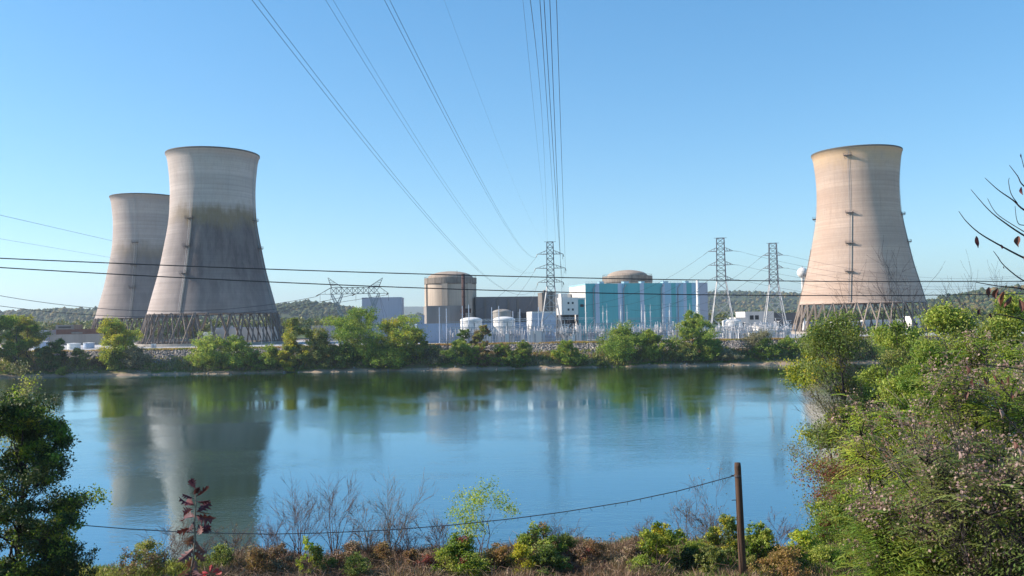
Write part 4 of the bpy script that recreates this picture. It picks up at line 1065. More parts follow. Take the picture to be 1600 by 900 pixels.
for k, (px, yt, D, lb) in enumerate([(236,532,386,'leafless grey snag on the far bank between the bright yellow tree and the tower'),(512,512,389,'bare thin tree standing among the far bank trees right of the stained tower'),(700,520,388,'bare thin sapling in front of the long low pale blue building'),(1058,508,388,'leafless thin tree behind the left foot of the tall light green tree'),(1162,526,386,'bare grey bush on the far bank between the slim pylons')]):
    rg = np.random.default_rng(300+k); a = at(px, 560, D); z0 = float(hgt(a.x, D)); H = at(px, yt, D).z-z0
    t = empty('bare_tree', (a.x, D, z0), lb, 'tree', BG); mb = MB(); tp_ = []
    for s_ in range(3): grow(rg, mb, (0,0,-.2), np.array([rg.normal(0,.15), rg.normal(0,.15), 1.]), H*.7, .12, 3, tp_, spread=.35)
    mb.build('branches', M['bark_pale'], t)
# boulders of the dike slope (riprap), too many to count
rg = np.random.default_rng(8)
def rocks(name, n, x0, x1, y0, y1, s0, s1, seed, mat):
    rg = np.random.default_rng(seed); x = rg.uniform(x0, x1, n); y = rg.uniform(y0, y1, n); far = 1.6*np.sin(x*.043)+1.0*np.sin(x*.13+2)
    V0 = np.array([[sx_, sy_, sz_] for sx_ in (-1,1) for sy_ in (-1,1) for sz_ in (-1,1)], float)
    F0 = np.array([[0,1,3,2],[4,6,7,5],[0,4,5,1],[2,3,7,6],[0,2,6,4],[1,5,7,3]])
    S = rg.uniform(s0, s1, n)*.5
    V = V0[None]*S[:, None, None]*rg.uniform(.45, 1.1, (n, 8, 3))
    A = rg.normal(0, 1, (n, 3, 3)); Q = np.linalg.qr(A)[0]; V = np.einsum('nij,nkj->nki', Q, V)
    V += np.stack([x, y, hgt(x, y)+S*.3], 1)[:, None]
    Fc = (F0[None] + (np.arange(n)*8)[:, None, None]).reshape(-1, 4)
    return tag(npmesh(name, V.reshape(-1, 3), Fc, mat), kind='stuff')
m = NT('riprap_stone', .9); g = m.n('ShaderNodeNewGeometry'); r = m.n('ShaderNodeValToRGB'); m.l(g.outputs['Random Per Island'], r.inputs[0])
e = r.color_ramp.elements; e[0].color = (.11,.10,.10,1); e[1].color = (.42,.39,.36,1); x = e.new(.5); x.color = (.25,.235,.22,1); x = e.new(.8); x.color = (.29,.25,.20,1); m.l(r.outputs[0], m.b.inputs['Base Color'])
M['stone'] = m.m
rocks('riprap', 26000, -230, 210, 386.5, 396.3, .35, .95, 1, M['stone'])
rocks('shore_stones', 450, -230, 210, 372, 379, .15, .8, 2, M['stone'])
# grass and weeds of the far bank
def tufts(name, n, fx_, seed, mat, s, per=5, up=1.0, w=.28):
    rg = np.random.default_rng(seed); P = fx_(rg, n); P = np.repeat(P, per, 0) + rg.normal(0, s*.4, (n*per, 3))*np.array([1,1,0])
    N = len(P); h = s*rg.uniform(.5, 1.3, N); d = rg.normal(0, .45, (N, 2))*h[:, None]
    a = rg.uniform(0, 6.28, N); wv = np.stack([np.cos(a), np.sin(a), a*0], 1)*(h*w*.5)[:, None]
    tip = P + np.concatenate([d, h[:, None]], 1); mid = P*.45+tip*.55+np.array([0,0,1])*h[:, None]*.1
    V = np.stack([P-np.array([0,0,.05]), mid+wv, tip, mid-wv], 1)
    return tag(npmesh(name, V.reshape(-1, 3), np.arange(4*N).reshape(-1, 4), mat), kind='stuff')
def strip(x0, x1, y0, y1, patch=0):
    def f(rg, n):
        x = rg.uniform(x0, x1, n*2); y = rg.uniform(y0, y1, n*2)
        k = (np.sin(x*.21+patch)+np.sin(x*.093+patch*2+y*.3)+rg.normal(0, .7, n*2)) > -.3 if patch else np.ones(n*2, bool)
        x = x[k][:n]; y = y[k][:n]; return np.stack([x, y, hgt(x, y)], 1)
    return f
M['grass_green'] = leafm('grass_green', (.07,.13,.02), (.11,.17,.03), (.17,.18,.05), .12)
M['grass_dry'] = leafm('grass_dry', (.20,.14,.08), (.26,.18,.11), (.32,.25,.15), .15)
M['weed_rust'] = leafm('weed_rust', (.24,.13,.07), (.24,.18,.07), (.15,.16,.04), .12)
tufts('bank_brush', 900, strip(-230, 210, 380, 386, 0), 37, M['leaf_olive'], 1.7, per=9, w=.3)
tufts('bank_brush', 600, strip(-230, 210, 379, 386, 6.6), 38, M['leaf_grey'], 1.9, per=9, w=.15)
tufts('bank_grass', 9000, strip(-230, 210, 377.8, 386, 1.3), 31, M['grass_green'], .55)
tufts('bank_grass', 5000, strip(-230, 210, 380, 388, 3.1), 32, M['grass_dry'], .8)
tufts('slope_weeds', 3500, strip(-230, 210, 386, 389.5, 5.3), 35, M['weed_rust'], 1.0)
tufts('slope_weeds', 2500, strip(-230, 210, 386, 391, 7.7), 36, M['leaf_olive'], 1.1)
tufts('crest_weeds', 5500, strip(-230, 210, 396, 400.5, 2.2), 33, M['weed_rust'], 1.0)
tufts('crest_weeds', 4000, strip(-230, 210, 396.5, 400.5, 4.4), 34, M['grass_dry'], .7)

# ================================================================== NEAR BANK
# ---- bare shrubs
def bare(label, loc, H, seed, mat='twig', stems=4, r=.03, leafmat=None, leafn=0, leafs=.08, name='bare_shrub', cat='shrub', lev=3, spread=.5, group=None):
    H = H*.8
    rg = np.random.default_rng(seed); t = empty(name, loc, label, cat, group); mb = MB(); tips = []
    for s_ in range(stems):
        d = np.array([rg.normal(0,.16), rg.normal(0,.16), 1]); d /= np.linalg.norm(d)
        grow(rg, mb, (rg.normal(0,.12), rg.normal(0,.12), -.15), d, H*rg.uniform(.55,.8), r*rg.uniform(.5,.9), lev, tips, spread=spread*.75, grav=.02)
    mb.build('branches', M[mat], t, smooth=True)
    if leafmat:
        T = np.array(tips); k = rg.integers(0, len(T), leafn); leaves('leaves', T[k]+rg.normal(0, leafs*1.3, (leafn, 3)), leafs*rg.uniform(.6,1.3,leafn), M[leafmat], t, seed)
    return t
def on(px, D, py=880): a = at(px, py, D); return (a.x, D, float(hgt(a.x, D)))
def Ht(px, py, D): a = at(px, py, D); return a.z - float(hgt(a.x, D))
M['leaf_near'] = leafm('leaf_near', (.07,.12,.02), (.13,.18,.03), (.24,.25,.05), .9, .42)
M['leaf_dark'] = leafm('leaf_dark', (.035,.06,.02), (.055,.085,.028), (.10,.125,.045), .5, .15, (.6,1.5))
M['leaf_mid'] = leafm('leaf_mid', (.07,.10,.03), (.11,.145,.04), (.17,.19,.06), .35, .4)
M['leaf_lime'] = leafm('leaf_lime', (.11,.17,.025), (.21,.27,.035), (.34,.35,.06), .5, .45)
M['bramble'] = leafm('bramble', (.15,.09,.065), (.24,.16,.11), (.34,.26,.17), .5, .2, (.6,1.4))
M['seedhead'] = leafm('seedhead', (.20,.13,.11), (.29,.20,.175), (.36,.28,.235), 1.2, .25, (.7,1.4))
M['dry_leaf'] = leafm('dry_leaf', (.16,.07,.04), (.17,.09,.055), (.10,.05,.035), 3, .2, (.6,1.3))
M['oak_red'] = leafm('oak_red', (.05,.014,.018), (.09,.02,.024), (.15,.06,.05), 12, .15, (.5,1.4))
M['oak_brown'] = leafm('oak_brown', (.10,.05,.045), (.16,.085,.07), (.24,.15,.12), 9, .15, (.6,1.4))

bare('leafless twiggy shrub, leftmost tall one of the bare shrubs by the water', on(465, 50), Ht(465, 752, 50), 1, r=.055, stems=6)
bare('leafless shrub with two spreading crowns right of the leftmost bare shrub', on(523, 49), Ht(523, 748, 49)*1.05, 2, r=.06, stems=5)
bare('pale thin leafless shrub between the forked bare shrub and the widest one', on(572, 50), Ht(572, 785, 50), 3, r=.05, mat='bark_pale', stems=5)
bare('widest pale leafless shrub in the middle of the near bank', on(610, 49), Ht(610, 752, 49)*1.05, 4, r=.06, mat='bark_pale', stems=7)
bare('leafless shrub leaning right beside the widest pale one', on(640, 50), Ht(640, 800, 50), 14, r=.05, mat='twig', stems=5)
bare('small leafless sapling with brown seed tufts left of the mixed green bush', on(963, 47), Ht(963, 797, 47), 5, r=.05, stems=1, leafmat='leaf_rust', leafn=120, leafs=.09)
bare('bare reddish shrub just left of the wooden pole', on(1118, 47), Ht(1118, 770, 47)*1.05, 6, r=.055, stems=6, leafmat='leaf_rust', leafn=500, leafs=.08)
bare('short dry twiggy shrub at the left end of the near bank', on(255, 46), Ht(255, 815, 46), 7, r=.025, stems=4)
bare('dry twiggy shrub right of the dark red oak sapling', on(375, 47), Ht(375, 820, 47), 8, r=.03, stems=5, leafmat='leaf_rust', leafn=200, leafs=.07)
bare('dry shrub with few leaves behind the pink brambles left of centre', on(425, 48), Ht(425, 815, 48), 9, r=.03, stems=5)
bare('thin dry shrub behind the dark green bush at centre right', on(905, 50), Ht(905, 835, 50), 10, r=.02, stems=5, mat='bark_pale')

def near(label, px, D, ytop, wpx, mat, leaf, n, seed, name='bush', cat='bush', **k):
    l = on(px, D); H = max(.5, Ht(px, ytop, D))*1.04; W = wpx*D/F*1.3
    return tree(label, cat, l, H, W, mat, leaf, int(n*1.7), seed, name=name, **k)
bk = dict(bottom=0, stems=4, trunk=.03, bark='twig', lumps=18, top=.6)
near('slender sapling with pale yellow-green leaves above the rounded green bush', 755, 47, 770, 92, 'leaf_lime', .11, 1500, 41, 'sapling', 'sapling', bottom=.45, stems=3, trunk=.045, bark='twig', lumps=11, dense=.3, lsz=(.12,.2))
near('rounded green bush with some reddish leaves below the slender sapling', 716, 45, 846, 84, 'leaf_near', .12, 7000, 42, mats2=('leaf_red',.12), **bk)
near('small red-leaved bush at the left edge of the rounded green bush', 666, 44.5, 872, 36, 'leaf_red', .10, 1500, 43, **bk)
near('brown-green bush right of the slender sapling', 780, 45, 862, 60, 'weed_rust', .11, 3000, 44, **bk)
near('yellow-green bush with an orange top at centre right', 842, 46, 832, 78, 'leaf_light', .12, 5500, 45, mats2=('leaf_rust',.25), **bk)
near('dense rounded dark green bush in front of the yellow-green one', 855, 44, 862, 58, 'leaf_mid', .11, 5000, 46, **bk)
near('low reddish-brown bush right of the dense rounded dark green bush', 905, 45, 862, 60, 'bramble', .10, 2600, 47, mats2=('leaf_red',.2), **bk)
near('tall mixed green and yellow bush left of the wooden pole', 1028, 45, 826, 68, 'leaf_near', .13, 6000, 48, mats2=('leaf_yellow',.3), **bk)
near('low dark evergreen bush at the right foot of the mixed bush', 1072, 45, 864, 48, 'leaf_dark', .10, 3600, 49, **bk)
near('green bush rising behind the left side of the wooden pole', 1138, 46, 812, 52, 'leaf_mid', .11, 4200, 50, mats2=('leaf_yellow',.3), bottom=0, stems=4, trunk=.03, bark='twig', lumps=26, top=.6, lsz=(.16,.26))
near('low olive bush left of the pole foot', 1112, 44, 862, 52, 'leaf_olive', .11, 3000, 51, **bk)
near('glossy green bush immediately right of the wooden pole', 1192, 45, 830, 54, 'leaf_near', .13, 4500, 52, **bk)
near('bright green bush farther right of the wooden pole by the water', 1252, 46, 834, 52, 'leaf_lime', .13, 3200, 53, **bk)
near('tawny weedy mound to the right of the pole foot', 1222, 43.5, 866, 84, 'weed_rust', .10, 3200, 54, **bk)
near('flat green mound at the foot of the right-hand thicket', 1320, 44, 862, 84, 'grass_green', .11, 3500, 55, **bk)
near('black-green rounded bush at the foot of the dark tree in the left corner', 112, 40, 858, 90, 'leaf_dark', .11, 5000, 56, **bk)
near('low olive weeds with reddish stems at the bottom left', 210, 44, 868, 84, 'leaf_olive', .10, 2600, 57, mats2=('bramble',.5), **bk)
near('small yellow and green seedling among the pink brambles', 478, 44.5, 842, 26, 'leaf_lime', .12, 420, 58, **bk)

extra = [(235,46,846,50,'leaf_olive','dull olive bush among the weeds right of the dark corner tree'),(345,46,852,46,'leaf_mid','low green bush behind the scarlet leaf tips'),(395,45,862,50,'leaf_rust','russet bush between the oak sapling and the bare shrubs'),
 (440,46,852,36,'bramble','tan dead bush at the foot of the leftmost bare shrub'),(500,45,856,44,'leaf_olive','olive bush between the two left bare shrubs'),(552,46,850,44,'bramble','tan dead bush between the forked bare shrub and the widest one'),(560,44,872,40,'leaf_mid','small green bush low in front of the pale bare shrubs'),
 (600,46,850,40,'leaf_rust','russet bush under the widest pale bare shrub'),(640,45,862,36,'leaf_rust','small brownish red bush left of the rounded green bush'),(745,44,870,44,'leaf_light','pale green low bush under the slender sapling'),(815,44,852,40,'leaf_yellow','yellowing bush left of the dense rounded dark green bush'),
 (885,46,838,40,'leaf_olive','upright olive bush behind the dense rounded dark green bush'),(930,45,852,46,'leaf_rust','russet bush left of the tuft-topped sapling'),(985,45,858,44,'bramble','tan dead bush between the tuft-topped sapling and the mixed bush'),(1000,43.5,874,44,'leaf_light','low pale green bush before the mixed bush'),
 (1090,46,848,40,'leaf_light','pale green bush behind the low dark evergreen bush'),(1172,43.5,872,36,'leaf_olive','small olive bush close to the right of the pole foot'),(1285,44,860,50,'leaf_light','pale green bush left of the flat green mound'),(1365,43,868,56,'leaf_rust','russet bush at the lower left of the thicket')]
for k, (px, D, yt, wp, mt, lb) in enumerate(extra):
    near(lb, px, D, yt, wp, mt, .10, 2200, 400+k, bottom=0, stems=5, trunk=.025, bark='twig', lumps=14, top=(.5,.65,.6)[k % 3], dense=.24, lsz=(.12,.24), up=.3)
for k, (px, yt, lb) in enumerate([(300,812,'thin reddish twigs behind the oak sapling'),(690,800,'thin bare twigs rising above the rounded green bush'),(870,806,'thin bare twigs above the yellow-green bush'),(1010,800,'thin bare twigs above the mixed bush'),(1210,800,'reddish bare twigs above the glossy bush by the pole'),(1082,788,'slim reddish twigs left of the green bush at the pole')]):
    bare(lb, on(px, 48), Ht(px, yt, 48), 430+k, r=.03, stems=5, leafmat='leaf_rust', leafn=160, leafs=.07)

# brambles and dry stems covering the near bank
def nb(x0, x1, y0, y1):
    def f(rg, n): x = rg.uniform(x0, x1, n); y = rg.uniform(y0, y1, n); return np.stack([x, y, hgt(x, y)], 1)
    return f
def bxx(px, D=46): return at(px, 880, D).x
tufts('dry_brambles', 7000, nb(bxx(330), bxx(700), 41, 51), 61, M['bramble'], .75, per=6, w=.05)
tufts('dry_brambles', 5000, nb(bxx(780), bxx(1020), 41, 51), 62, M['bramble'], .7, per=6, w=.05)
tufts('undergrowth', 5000, nb(bxx(-50), bxx(360), 40, 52), 63, M['leaf_olive'], .45, per=6, w=.12)
tufts('undergrowth', 9000, nb(bxx(1000), bxx(1420), 41, 53), 64, M['grass_green'], .5, per=6, w=.1)
tufts('undergrowth', 5000, nb(bxx(1000), bxx(1420), 41, 53), 65, M['bramble'], .6, per=6, w=.06)
tufts('undergrowth', 6000, nb(bxx(330), bxx(1020), 41, 54), 66, M['leaf_olive'], .4, per=4, w=.16)
rgx = np.random.default_rng(77)
for q, (x0, x1, n) in enumerate([(bxx(330), bxx(700), 1500), (bxx(700), bxx(1020), 700), (bxx(1020), bxx(1400), 400)]):
    mb = MB()
    for i in range(n):
        x = rgx.uniform(x0, x1); y = rgx.uniform(42, 50); z = float(hgt(x, y)); L = rgx.uniform(.8, 1.9); a = rgx.uniform(0, 6.28)
        P = [Vector((x, y, z)), Vector((x+math.cos(a)*L*.25, y+math.sin(a)*L*.25, z+L*.55)), Vector((x+math.cos(a)*L*.6, y+math.sin(a)*L*.6, z+L*.6)), Vector((x+math.cos(a)*L*.9, y+math.sin(a)*L*.9, z+L*.25))]
        mb.tube(P, [.012,.01,.008,.004], 3)
    tag(mb.build('bramble_canes', M['bramble']), kind='stuff')

# ---- right-hand thicket: separate trees
on_ = lambda px, D, py=700: (at(px, py, D).x, D, max(.3, float(hgt(at(px, py, D).x, D))))
def big(label, px, D, ytop, wpx, mat, leaf, n, seed, **k):
    l = on_(px, D); H = at(px, ytop, D).z-l[2]; return tree(label, 'tree', l, H, wpx*D/F*(1.4 if 72 <= seed <= 76 else 1), mat, leaf, int(n*(1.7 if 72 <= seed <= 76 else 1.3)), seed, **k)
big('slender grey-green tree with a dark trunk leaning over the water at the right', 1330, 62, 494, 190, 'leaf_mid', .17, 34000, 71, lumps=30, bottom=.22, trunk=.24, bark='dark_twig', asym=.5, mats2=('leaf_yellow',.16), dense=.24, lean=(-1.2,0), lsz=(.10,.19))
big('light green tree in front of the tan tower legs', 1395, 66, 506, 90, 'leaf_light', .18, 15000, 72, lumps=18, bottom=.1, trunk=.14)
big('greyish thin-leaved tree behind the slender tree in the thicket', 1440, 64, 540, 130, 'leaf_olive', .17, 20000, 73, lumps=20, bottom=.05, trunk=.16)
big('yellow-green tree rising at the right foot of the tan tower', 1490, 52, 478, 130, 'leaf_light', .16, 28000, 74, lumps=26, bottom=.1, trunk=.16, dense=.26, lsz=(.1,.19))
big('tall pale green tree at the right edge of the view', 1570, 50, 470, 140, 'leaf_light', .16, 28000, 75, lumps=26, bottom=.1, trunk=.16, dense=.26, mats2=('leaf_mid',.3), lsz=(.1,.19))
big('green tree filling the middle of the right-hand thicket', 1440, 48, 600, 150, 'leaf_near', .14, 26000, 76, lumps=22, bottom=.02, trunk=.14)
near('burgundy-tinged shrub low over the water at the thicket edge', 1335, 55, 700, 120, 'leaf_olive', .13, 9000, 77, 'shrub', 'shrub', bottom=.05, stems=5, trunk=.05, bark='twig', lumps=16, mats2=('leaf_red',.5), dense=.3)
near('pale straw-coloured shrub hanging over the water beside the slender tree', 1292, 60, 610, 80, 'leaf_grey', .10, 3500, 78, 'shrub', 'shrub', bottom=.1, stems=6, trunk=.04, bark='bark_pale', lumps=12, dense=.35)
near('green shrub under the burgundy-tinged one at the water edge', 1340, 50, 775, 110, 'leaf_near', .13, 9000, 79, 'shrub', 'shrub', **bk)
near('small dark red shrub tip above the bright green mound by the water', 1288, 50, 800, 30, 'leaf_red', .11, 900, 80, 'shrub', 'shrub', **bk)
# leafless treetops
bare('leafless branching treetop above the yellow-green tree right of the tan tower', on_(1455, 56), (at(1455, 440, 56).z-on_(1455,56)[2])*1.02, 21, 'dark_twig', 2, .09, name='bare_tree', cat='tree', lev=4, spread=.45)
bare('thin leafless tree crossing the right legs of the tan tower', on_(1400, 50), (at(1400, 500, 50).z-on_(1400,50)[2])*1.05, 22, 'dark_twig', 3, .08, name='bare_tree', cat='tree', lev=4, spread=.5)
bare('thin leafless tree behind the pale green tree at the right edge', on_(1530, 57), (at(1530, 432, 57).z-on_(1530,57)[2]), 23, 'dark_twig', 2, .08, name='bare_tree', cat='tree', lev=4, spread=.4)

# ---- large flowering shrubs in the right corner: compound leaves and seed heads
def sumac(label, px, D, ytop, wpx, n_leaf, n_seed, seed, mat='leaf_lime', bottom=0.):
    rg = np.random.default_rng(seed); a = at(px, 800, D); z0 = float(hgt(a.x, D)); H = at(px, ytop, D).z - z0; W = wpx*D/F
    t = empty('flowering_shrub', (a.x, D, z0), label, 'shrub', 'tall leafy shrubs in the right corner')
    mb = MB(); tips = []
    for s_ in range(9):
        az = rg.uniform(0, 6.28); sp = rg.uniform(.1, .5)*W
        P = [np.array([rg.normal(0,.3), rg.normal(0,.3), -.2])]; end = np.array([math.cos(az)*sp, math.sin(az)*sp, H*rg.uniform(.6,.97)])
        P = wiggle(rg, P[0], end, 6, .03); mb.tube(P, [.07*(1-.13*i) for i in range(7)], 6)
        for i in range(2, 7):
            for _ in range(4):
                d = rg.normal(0, 1, 3); d[2] = abs(d[2])*.6+.25; d /= np.linalg.norm(d); L = W*rg.uniform(.12,.26); q = P[i]+d*L
                if q[2] > H: q[2] = H-rg.uniform(0,.3)
                mb.tube([P[i], (P[i]+q)/2+rg.normal(0,.05,3), q], [.025,.018,.008], 4); tips.append(q)
                for _ in range(3):
                    e = q + rg.normal(0, .3, 3); mb.tube([q*.6+P[i]*.4, e], [.01,.004], 3); tips.append(e)
    mb.build('stems', M['dark_twig'], t, smooth=True)
    T = np.array(tips)
    # compound leaves: pairs of leaflets along a drooping rachis
    k = rg.integers(0, len(T), n_leaf); O = T[k]+rg.normal(0, .10, (n_leaf, 3))
    az = rg.uniform(0, 6.28, n_leaf); dr = np.stack([np.cos(az), np.sin(az), rg.uniform(-.35,.45,n_leaf)], 1); L = rg.uniform(.38,.7,n_leaf)
    sd = np.stack([-np.sin(az), np.cos(az), az*0], 1)
    Vs = []
    for j in range(6):
        f = (j+1)/6; c = O+dr*(L*f)[:, None]+np.array([0,0,-1])*(L*f*f*.35)[:, None]
        for sg in (-1, 1):
            ll = L*(.30-.12*abs(f-.5)); tip = c+(sd*sg*.9+dr*.45+np.array([0,0,-.25]))*ll[:, None]
            m1 = c*.5+tip*.5+dr*(ll*.14)[:, None]; m2 = c*.5+tip*.5-dr*(ll*.14)[:, None]
            Vs.append(np.stack([c, m1, tip, m2], 1))
    V = np.concatenate(Vs, 1).reshape(-1, 3)      # per leaf 12 leaflets
    npmesh('foliage', V, np.arange(len(V)).reshape(-1, 4), M[mat], t)
    # seed heads: tufts of small pale flakes above the leaves
    hi = T[np.argsort(-T[:, 2]+rg.normal(0, H*.12, len(T)))][:max(20, n_seed//32)]
    outr = T[rg.integers(0, len(T), max(10, n_seed//70))]
    B = np.concatenate([hi, outr]); k = rg.integers(0, len(B), n_seed)
    leaves('seed_heads', B[k]+rg.normal(0, .09, (n_seed, 3))+np.array([0,0,.12]), rg.uniform(.04,.10,n_seed), M['seedhead'], t, seed+3, aspect=.8)
    return t
sumac('bright green shrub with pinkish seed heads, centre of the right corner', 1450, 27, 640, 190, 2300, 5000, 81)
sumac('tall bright green shrub with seed heads at the right edge', 1560, 25, 540, 190, 2700, 5000, 82, 'leaf_near')
sumac('lower leafy shrub with seed heads at the bottom of the right corner', 1420, 22, 790, 200, 2300, 4500, 83, 'leaf_near')
sumac('shaded leafy shrub with tangled stems in the bottom right corner', 1570, 20, 700, 240, 1700, 4000, 84, 'leaf_mid')
sumac('leafy shrub at the left rim of the right-hand thicket', 1400, 33, 730, 130, 1800, 4000, 85, 'leaf_mid')
sumac('yellow-green shrub at the top of the right-hand thicket under the dry branches', 1590, 31, 500, 150, 2400, 5000, 86)
bare('pale arching leafless stems through the middle of the right corner shrubs', on_(1490, 23, 850), (at(1490, 650, 23).z-on_(1490,23,850)[2]), 88, 'bark_pale', 5, .05, name='bare_shrub', cat='shrub', lev=3, spread=.6, leafmat='leaf_red', leafn=500, leafs=.07)
bare('dark tangled leafless stems inside the bottom right corner', on_(1545, 19, 850), (at(1545, 640, 19).z-on_(1545,19,850)[2]), 87, 'dark_twig', 7, .06, name='bare_shrub', cat='shrub', lev=3, spread=.5)

# ---- dark tree and pale shrub in the left corner
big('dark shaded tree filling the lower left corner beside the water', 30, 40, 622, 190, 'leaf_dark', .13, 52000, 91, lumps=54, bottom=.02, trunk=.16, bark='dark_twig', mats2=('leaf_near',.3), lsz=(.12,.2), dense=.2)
near('pale sparse shrub rising above the dark tree in the left corner', 22, 44, 585, 80, 'leaf_grey', .10, 1700, 92, 'shrub', 'shrub', bottom=.55, stems=7, trunk=.05, bark='bark_pale', lumps=12, dense=.35, mats2=('leaf_lime',.25))

# ---- dark red oak sapling close to the camera
def oak_leaf(mb, c, d, s, rg, curl=.3):
    """a lobed oak leaf, folded and curled"""
    d = Vector(d).normalized(); u = d.cross(Vector((rg.normal(), rg.normal(), rg.normal()))).normalized(); n = d.cross(u)
    prof = [(0,.02),(.12,.05),(.22,.20),(.30,.09),(.42,.33),(.50,.10),(.62,.40),(.70,.12),(.80,.26),(.88,.08),(1,.01)]
    L = []; Rr = []; Mi = []
    for f, w_ in prof:
        b = n*(curl*s*(f*f)) 
        Mi.append(Vector(c)+d*f*s+b); tipf = .10 if w_ > .18 else 0
        L.append(Vector(c)+d*(f+tipf)*s+u*w_*s+b+n*w_*s*.5); Rr.append(Vector(c)+d*(f+tipf)*s-u*w_*s+b+n*w_*s*.5)
    k = len(prof); mb.add(Mi+L+Rr, [(i, i+1, k+i+1, k+i) for i in range(k-1)]+[(i+1, i, 2*k+i, 2*k+i+1) for i in range(k-1)])
D_ = 8.0; rg = np.random.default_rng(3); g0 = float(hgt(at(300, 900, D_).x, D_)); top = at(305, 768, D_)
t = empty('oak_sapling', (at(300, 900, D_).x, D_, g0), 'close oak sapling with dark red lobed leaves standing against the water', 'sapling')
base = Vector(t.location); stem = [Vector((0,0,-.1))]+[at(px, py, D_)-base for px, py in ((298,900),(302,870),(305,840),(304,815),(306,790),(305,770))]
mb = MB(); mb.tube(stem, [.018,.011,.010,.009,.008,.006,.004], 6); mb.build('stem', M['bark_pale'], t, smooth=True)
for k, (px, py, dx, dz, s, red) in enumerate([(304,770,-.4,1,15,1),(306,772,.6,.7,14,1),(303,775,-1,.4,18,1),(307,777,.9,.1,17,1),(304,785,-1,-.1,19,1),(306,786,1,.3,22,1),(304,795,-1,.1,20,1),(306,798,1,-.1,20,0),(303,806,-1,.3,24,1),(307,806,1,.2,26,1),(304,812,-.8,-.7,17,0),(307,815,.9,-.5,20,0),(304,838,-1,-.4,27,0),(306,835,.8,.3,22,0),(307,842,.9,-.7,24,0),(302,855,-.7,-.8,20,0),(305,852,.6,-1,22,0),(301,866,-.9,-.5,24,0),(303,870,.5,-1,20,0),(300,880,-.6,-.9,22,0),(302,884,.7,-.8,20,0),(299,893,-.8,-.8,20,0),(306,862,.9,-.2,17,0),(305,768,-.2,1,13,1),(305,774,.3,.8,15,1),(303,790,-.9,.4,18,1),(307,803,.8,.6,20,1),(304,826,-.9,.2,20,1),(306,828,.9,.5,20,1),(303,848,-.8,-.5,22,0),(304,876,.8,-.4,22,0),(300,889,.7,-.6,24,0),(299,897,-.9,-.2,22,0)]):
    mb = MB(); c = at(px+rg.normal(0,1.5), py+rg.normal(0,2.5), D_)-base; s = s*rg.uniform(.95,1.4)*D_/F; oak_leaf(mb, c, (dx+rg.normal(0,.2), rg.normal(0,.6), dz+rg.normal(0,.3)-(0 if red else .6)), s, rg, rg.uniform(-.7,.9)); mb.build('leaf', M['oak_red'] if red else M['oak_brown'] if 'oak_brown' in M else M['oak_red'], t)
# scarlet leaves at the bottom
t = empty('red_seedling', (at(330, 900, 9).x, 9, float(hgt(at(330,900,9).x, 9))), 'bright scarlet leaf tips at the bottom edge right of the oak sapling', 'seedling'); base = Vector(t.location)
mb = MB(); mb.tube([Vector((0,0,-.1)), at(327,897,9)-base], [.008,.004], 5); mb.build('stem', M['twig'], t)
mb = MB()
for px, py, dx, dz in ((326,896,-1,.5),(328,894,.2,1),(331,895,1,.6),(336,897,1,.2),(323,899,-1,-.1)): oak_leaf(mb, at(px, py, 9)-base, (dx, .2, dz), .075, rg)
M['scarlet'] = plain('scarlet_leaf', (.45,.03,.03), .5, .3, 5); mb.build('leaves', M['scarlet'], t)

# ---- wooden pole and its cable
D_ = 42; a = at(1160, 905, D_); z0 = float(hgt(a.x, D_)); t = empty('wooden_pole', (a.x, D_, z0), 'weathered brown wooden pole standing on the near bank', 'pole'); tp = at(1152.3, 723, D_)-Vector((a.x, D_, z0))
M['pole_wood'] = plain('pole_wood', (.13,.075,.05), .9, .5, 1.5, streak=True)
mb = MB(); bt = Vector((0.05,0,-.4)); mb.tube([bt.lerp(tp, f) for f in (0,.25,.5,.75,.97,1)], [.185,.178,.17,.163,.158,.14], 16); mb.build('post', M['pole_wood'], t, smooth=True)
mb = MB(); q = at(1152.5, 743, D_)-Vector(t.location); mb.lathe([(.165,-.05),(.18,-.05),(.18,.05),(.165,.05)], 16, q); mb.build('band', M['steel_brown'], t)
mb = MB(); mb.bar(q+Vector((-.16,0,0)), q+Vector((-.32,0,.02)), .05); q2 = at(1156, 781, D_)-Vector(t.location); mb.bar(q2+Vector((-.1,0,0)), q2+Vector((-.4,0,-.01)), .04); mb.build('hook', M['steel_brown'], t)
cp = [(1147,743.5),(1060,767),(980,784),(880,800),(800,810.5),(700,821),(600,828.5),(500,833),(420,834.5),(300,832),(200,826.5),(120,820),(0,806),(-150,784)]
pts = [at(px, py, D_) for px, py in cp]
dense = []
for i in range(len(pts)-1):
    for j in range(4): dense.append(pts[i].lerp(pts[i+1], j/4))
t = empty('messenger_cable', pts[0], 'thin sagging cable strung left from the wooden pole low over the water', 'cable'); b0 = Vector(pts[0])
mb = MB(); mb.tube([p-b0 for p in dense+[pts[-1]]], .022, 5); mb.build('strand', M['wire'], t)
mb = MB(); rg = np.random.default_rng(4)
for px in range(620, 1140, 19):
    i = next(k for k in range(len(cp)-1) if cp[k+1][0] <= px <= cp[k][0]); f = (cp[i][0]-px)/(cp[i][0]-cp[i+1][0]); p = pts[i].lerp(pts[i+1], f)-b0
    mb.tube([p, p+Vector((rg.normal(0,.03),0,-.06)), p+Vector((rg.normal(0,.05),0,-.16))], .012, 3)
mb.build('hanging_ties', M['wire'], t)

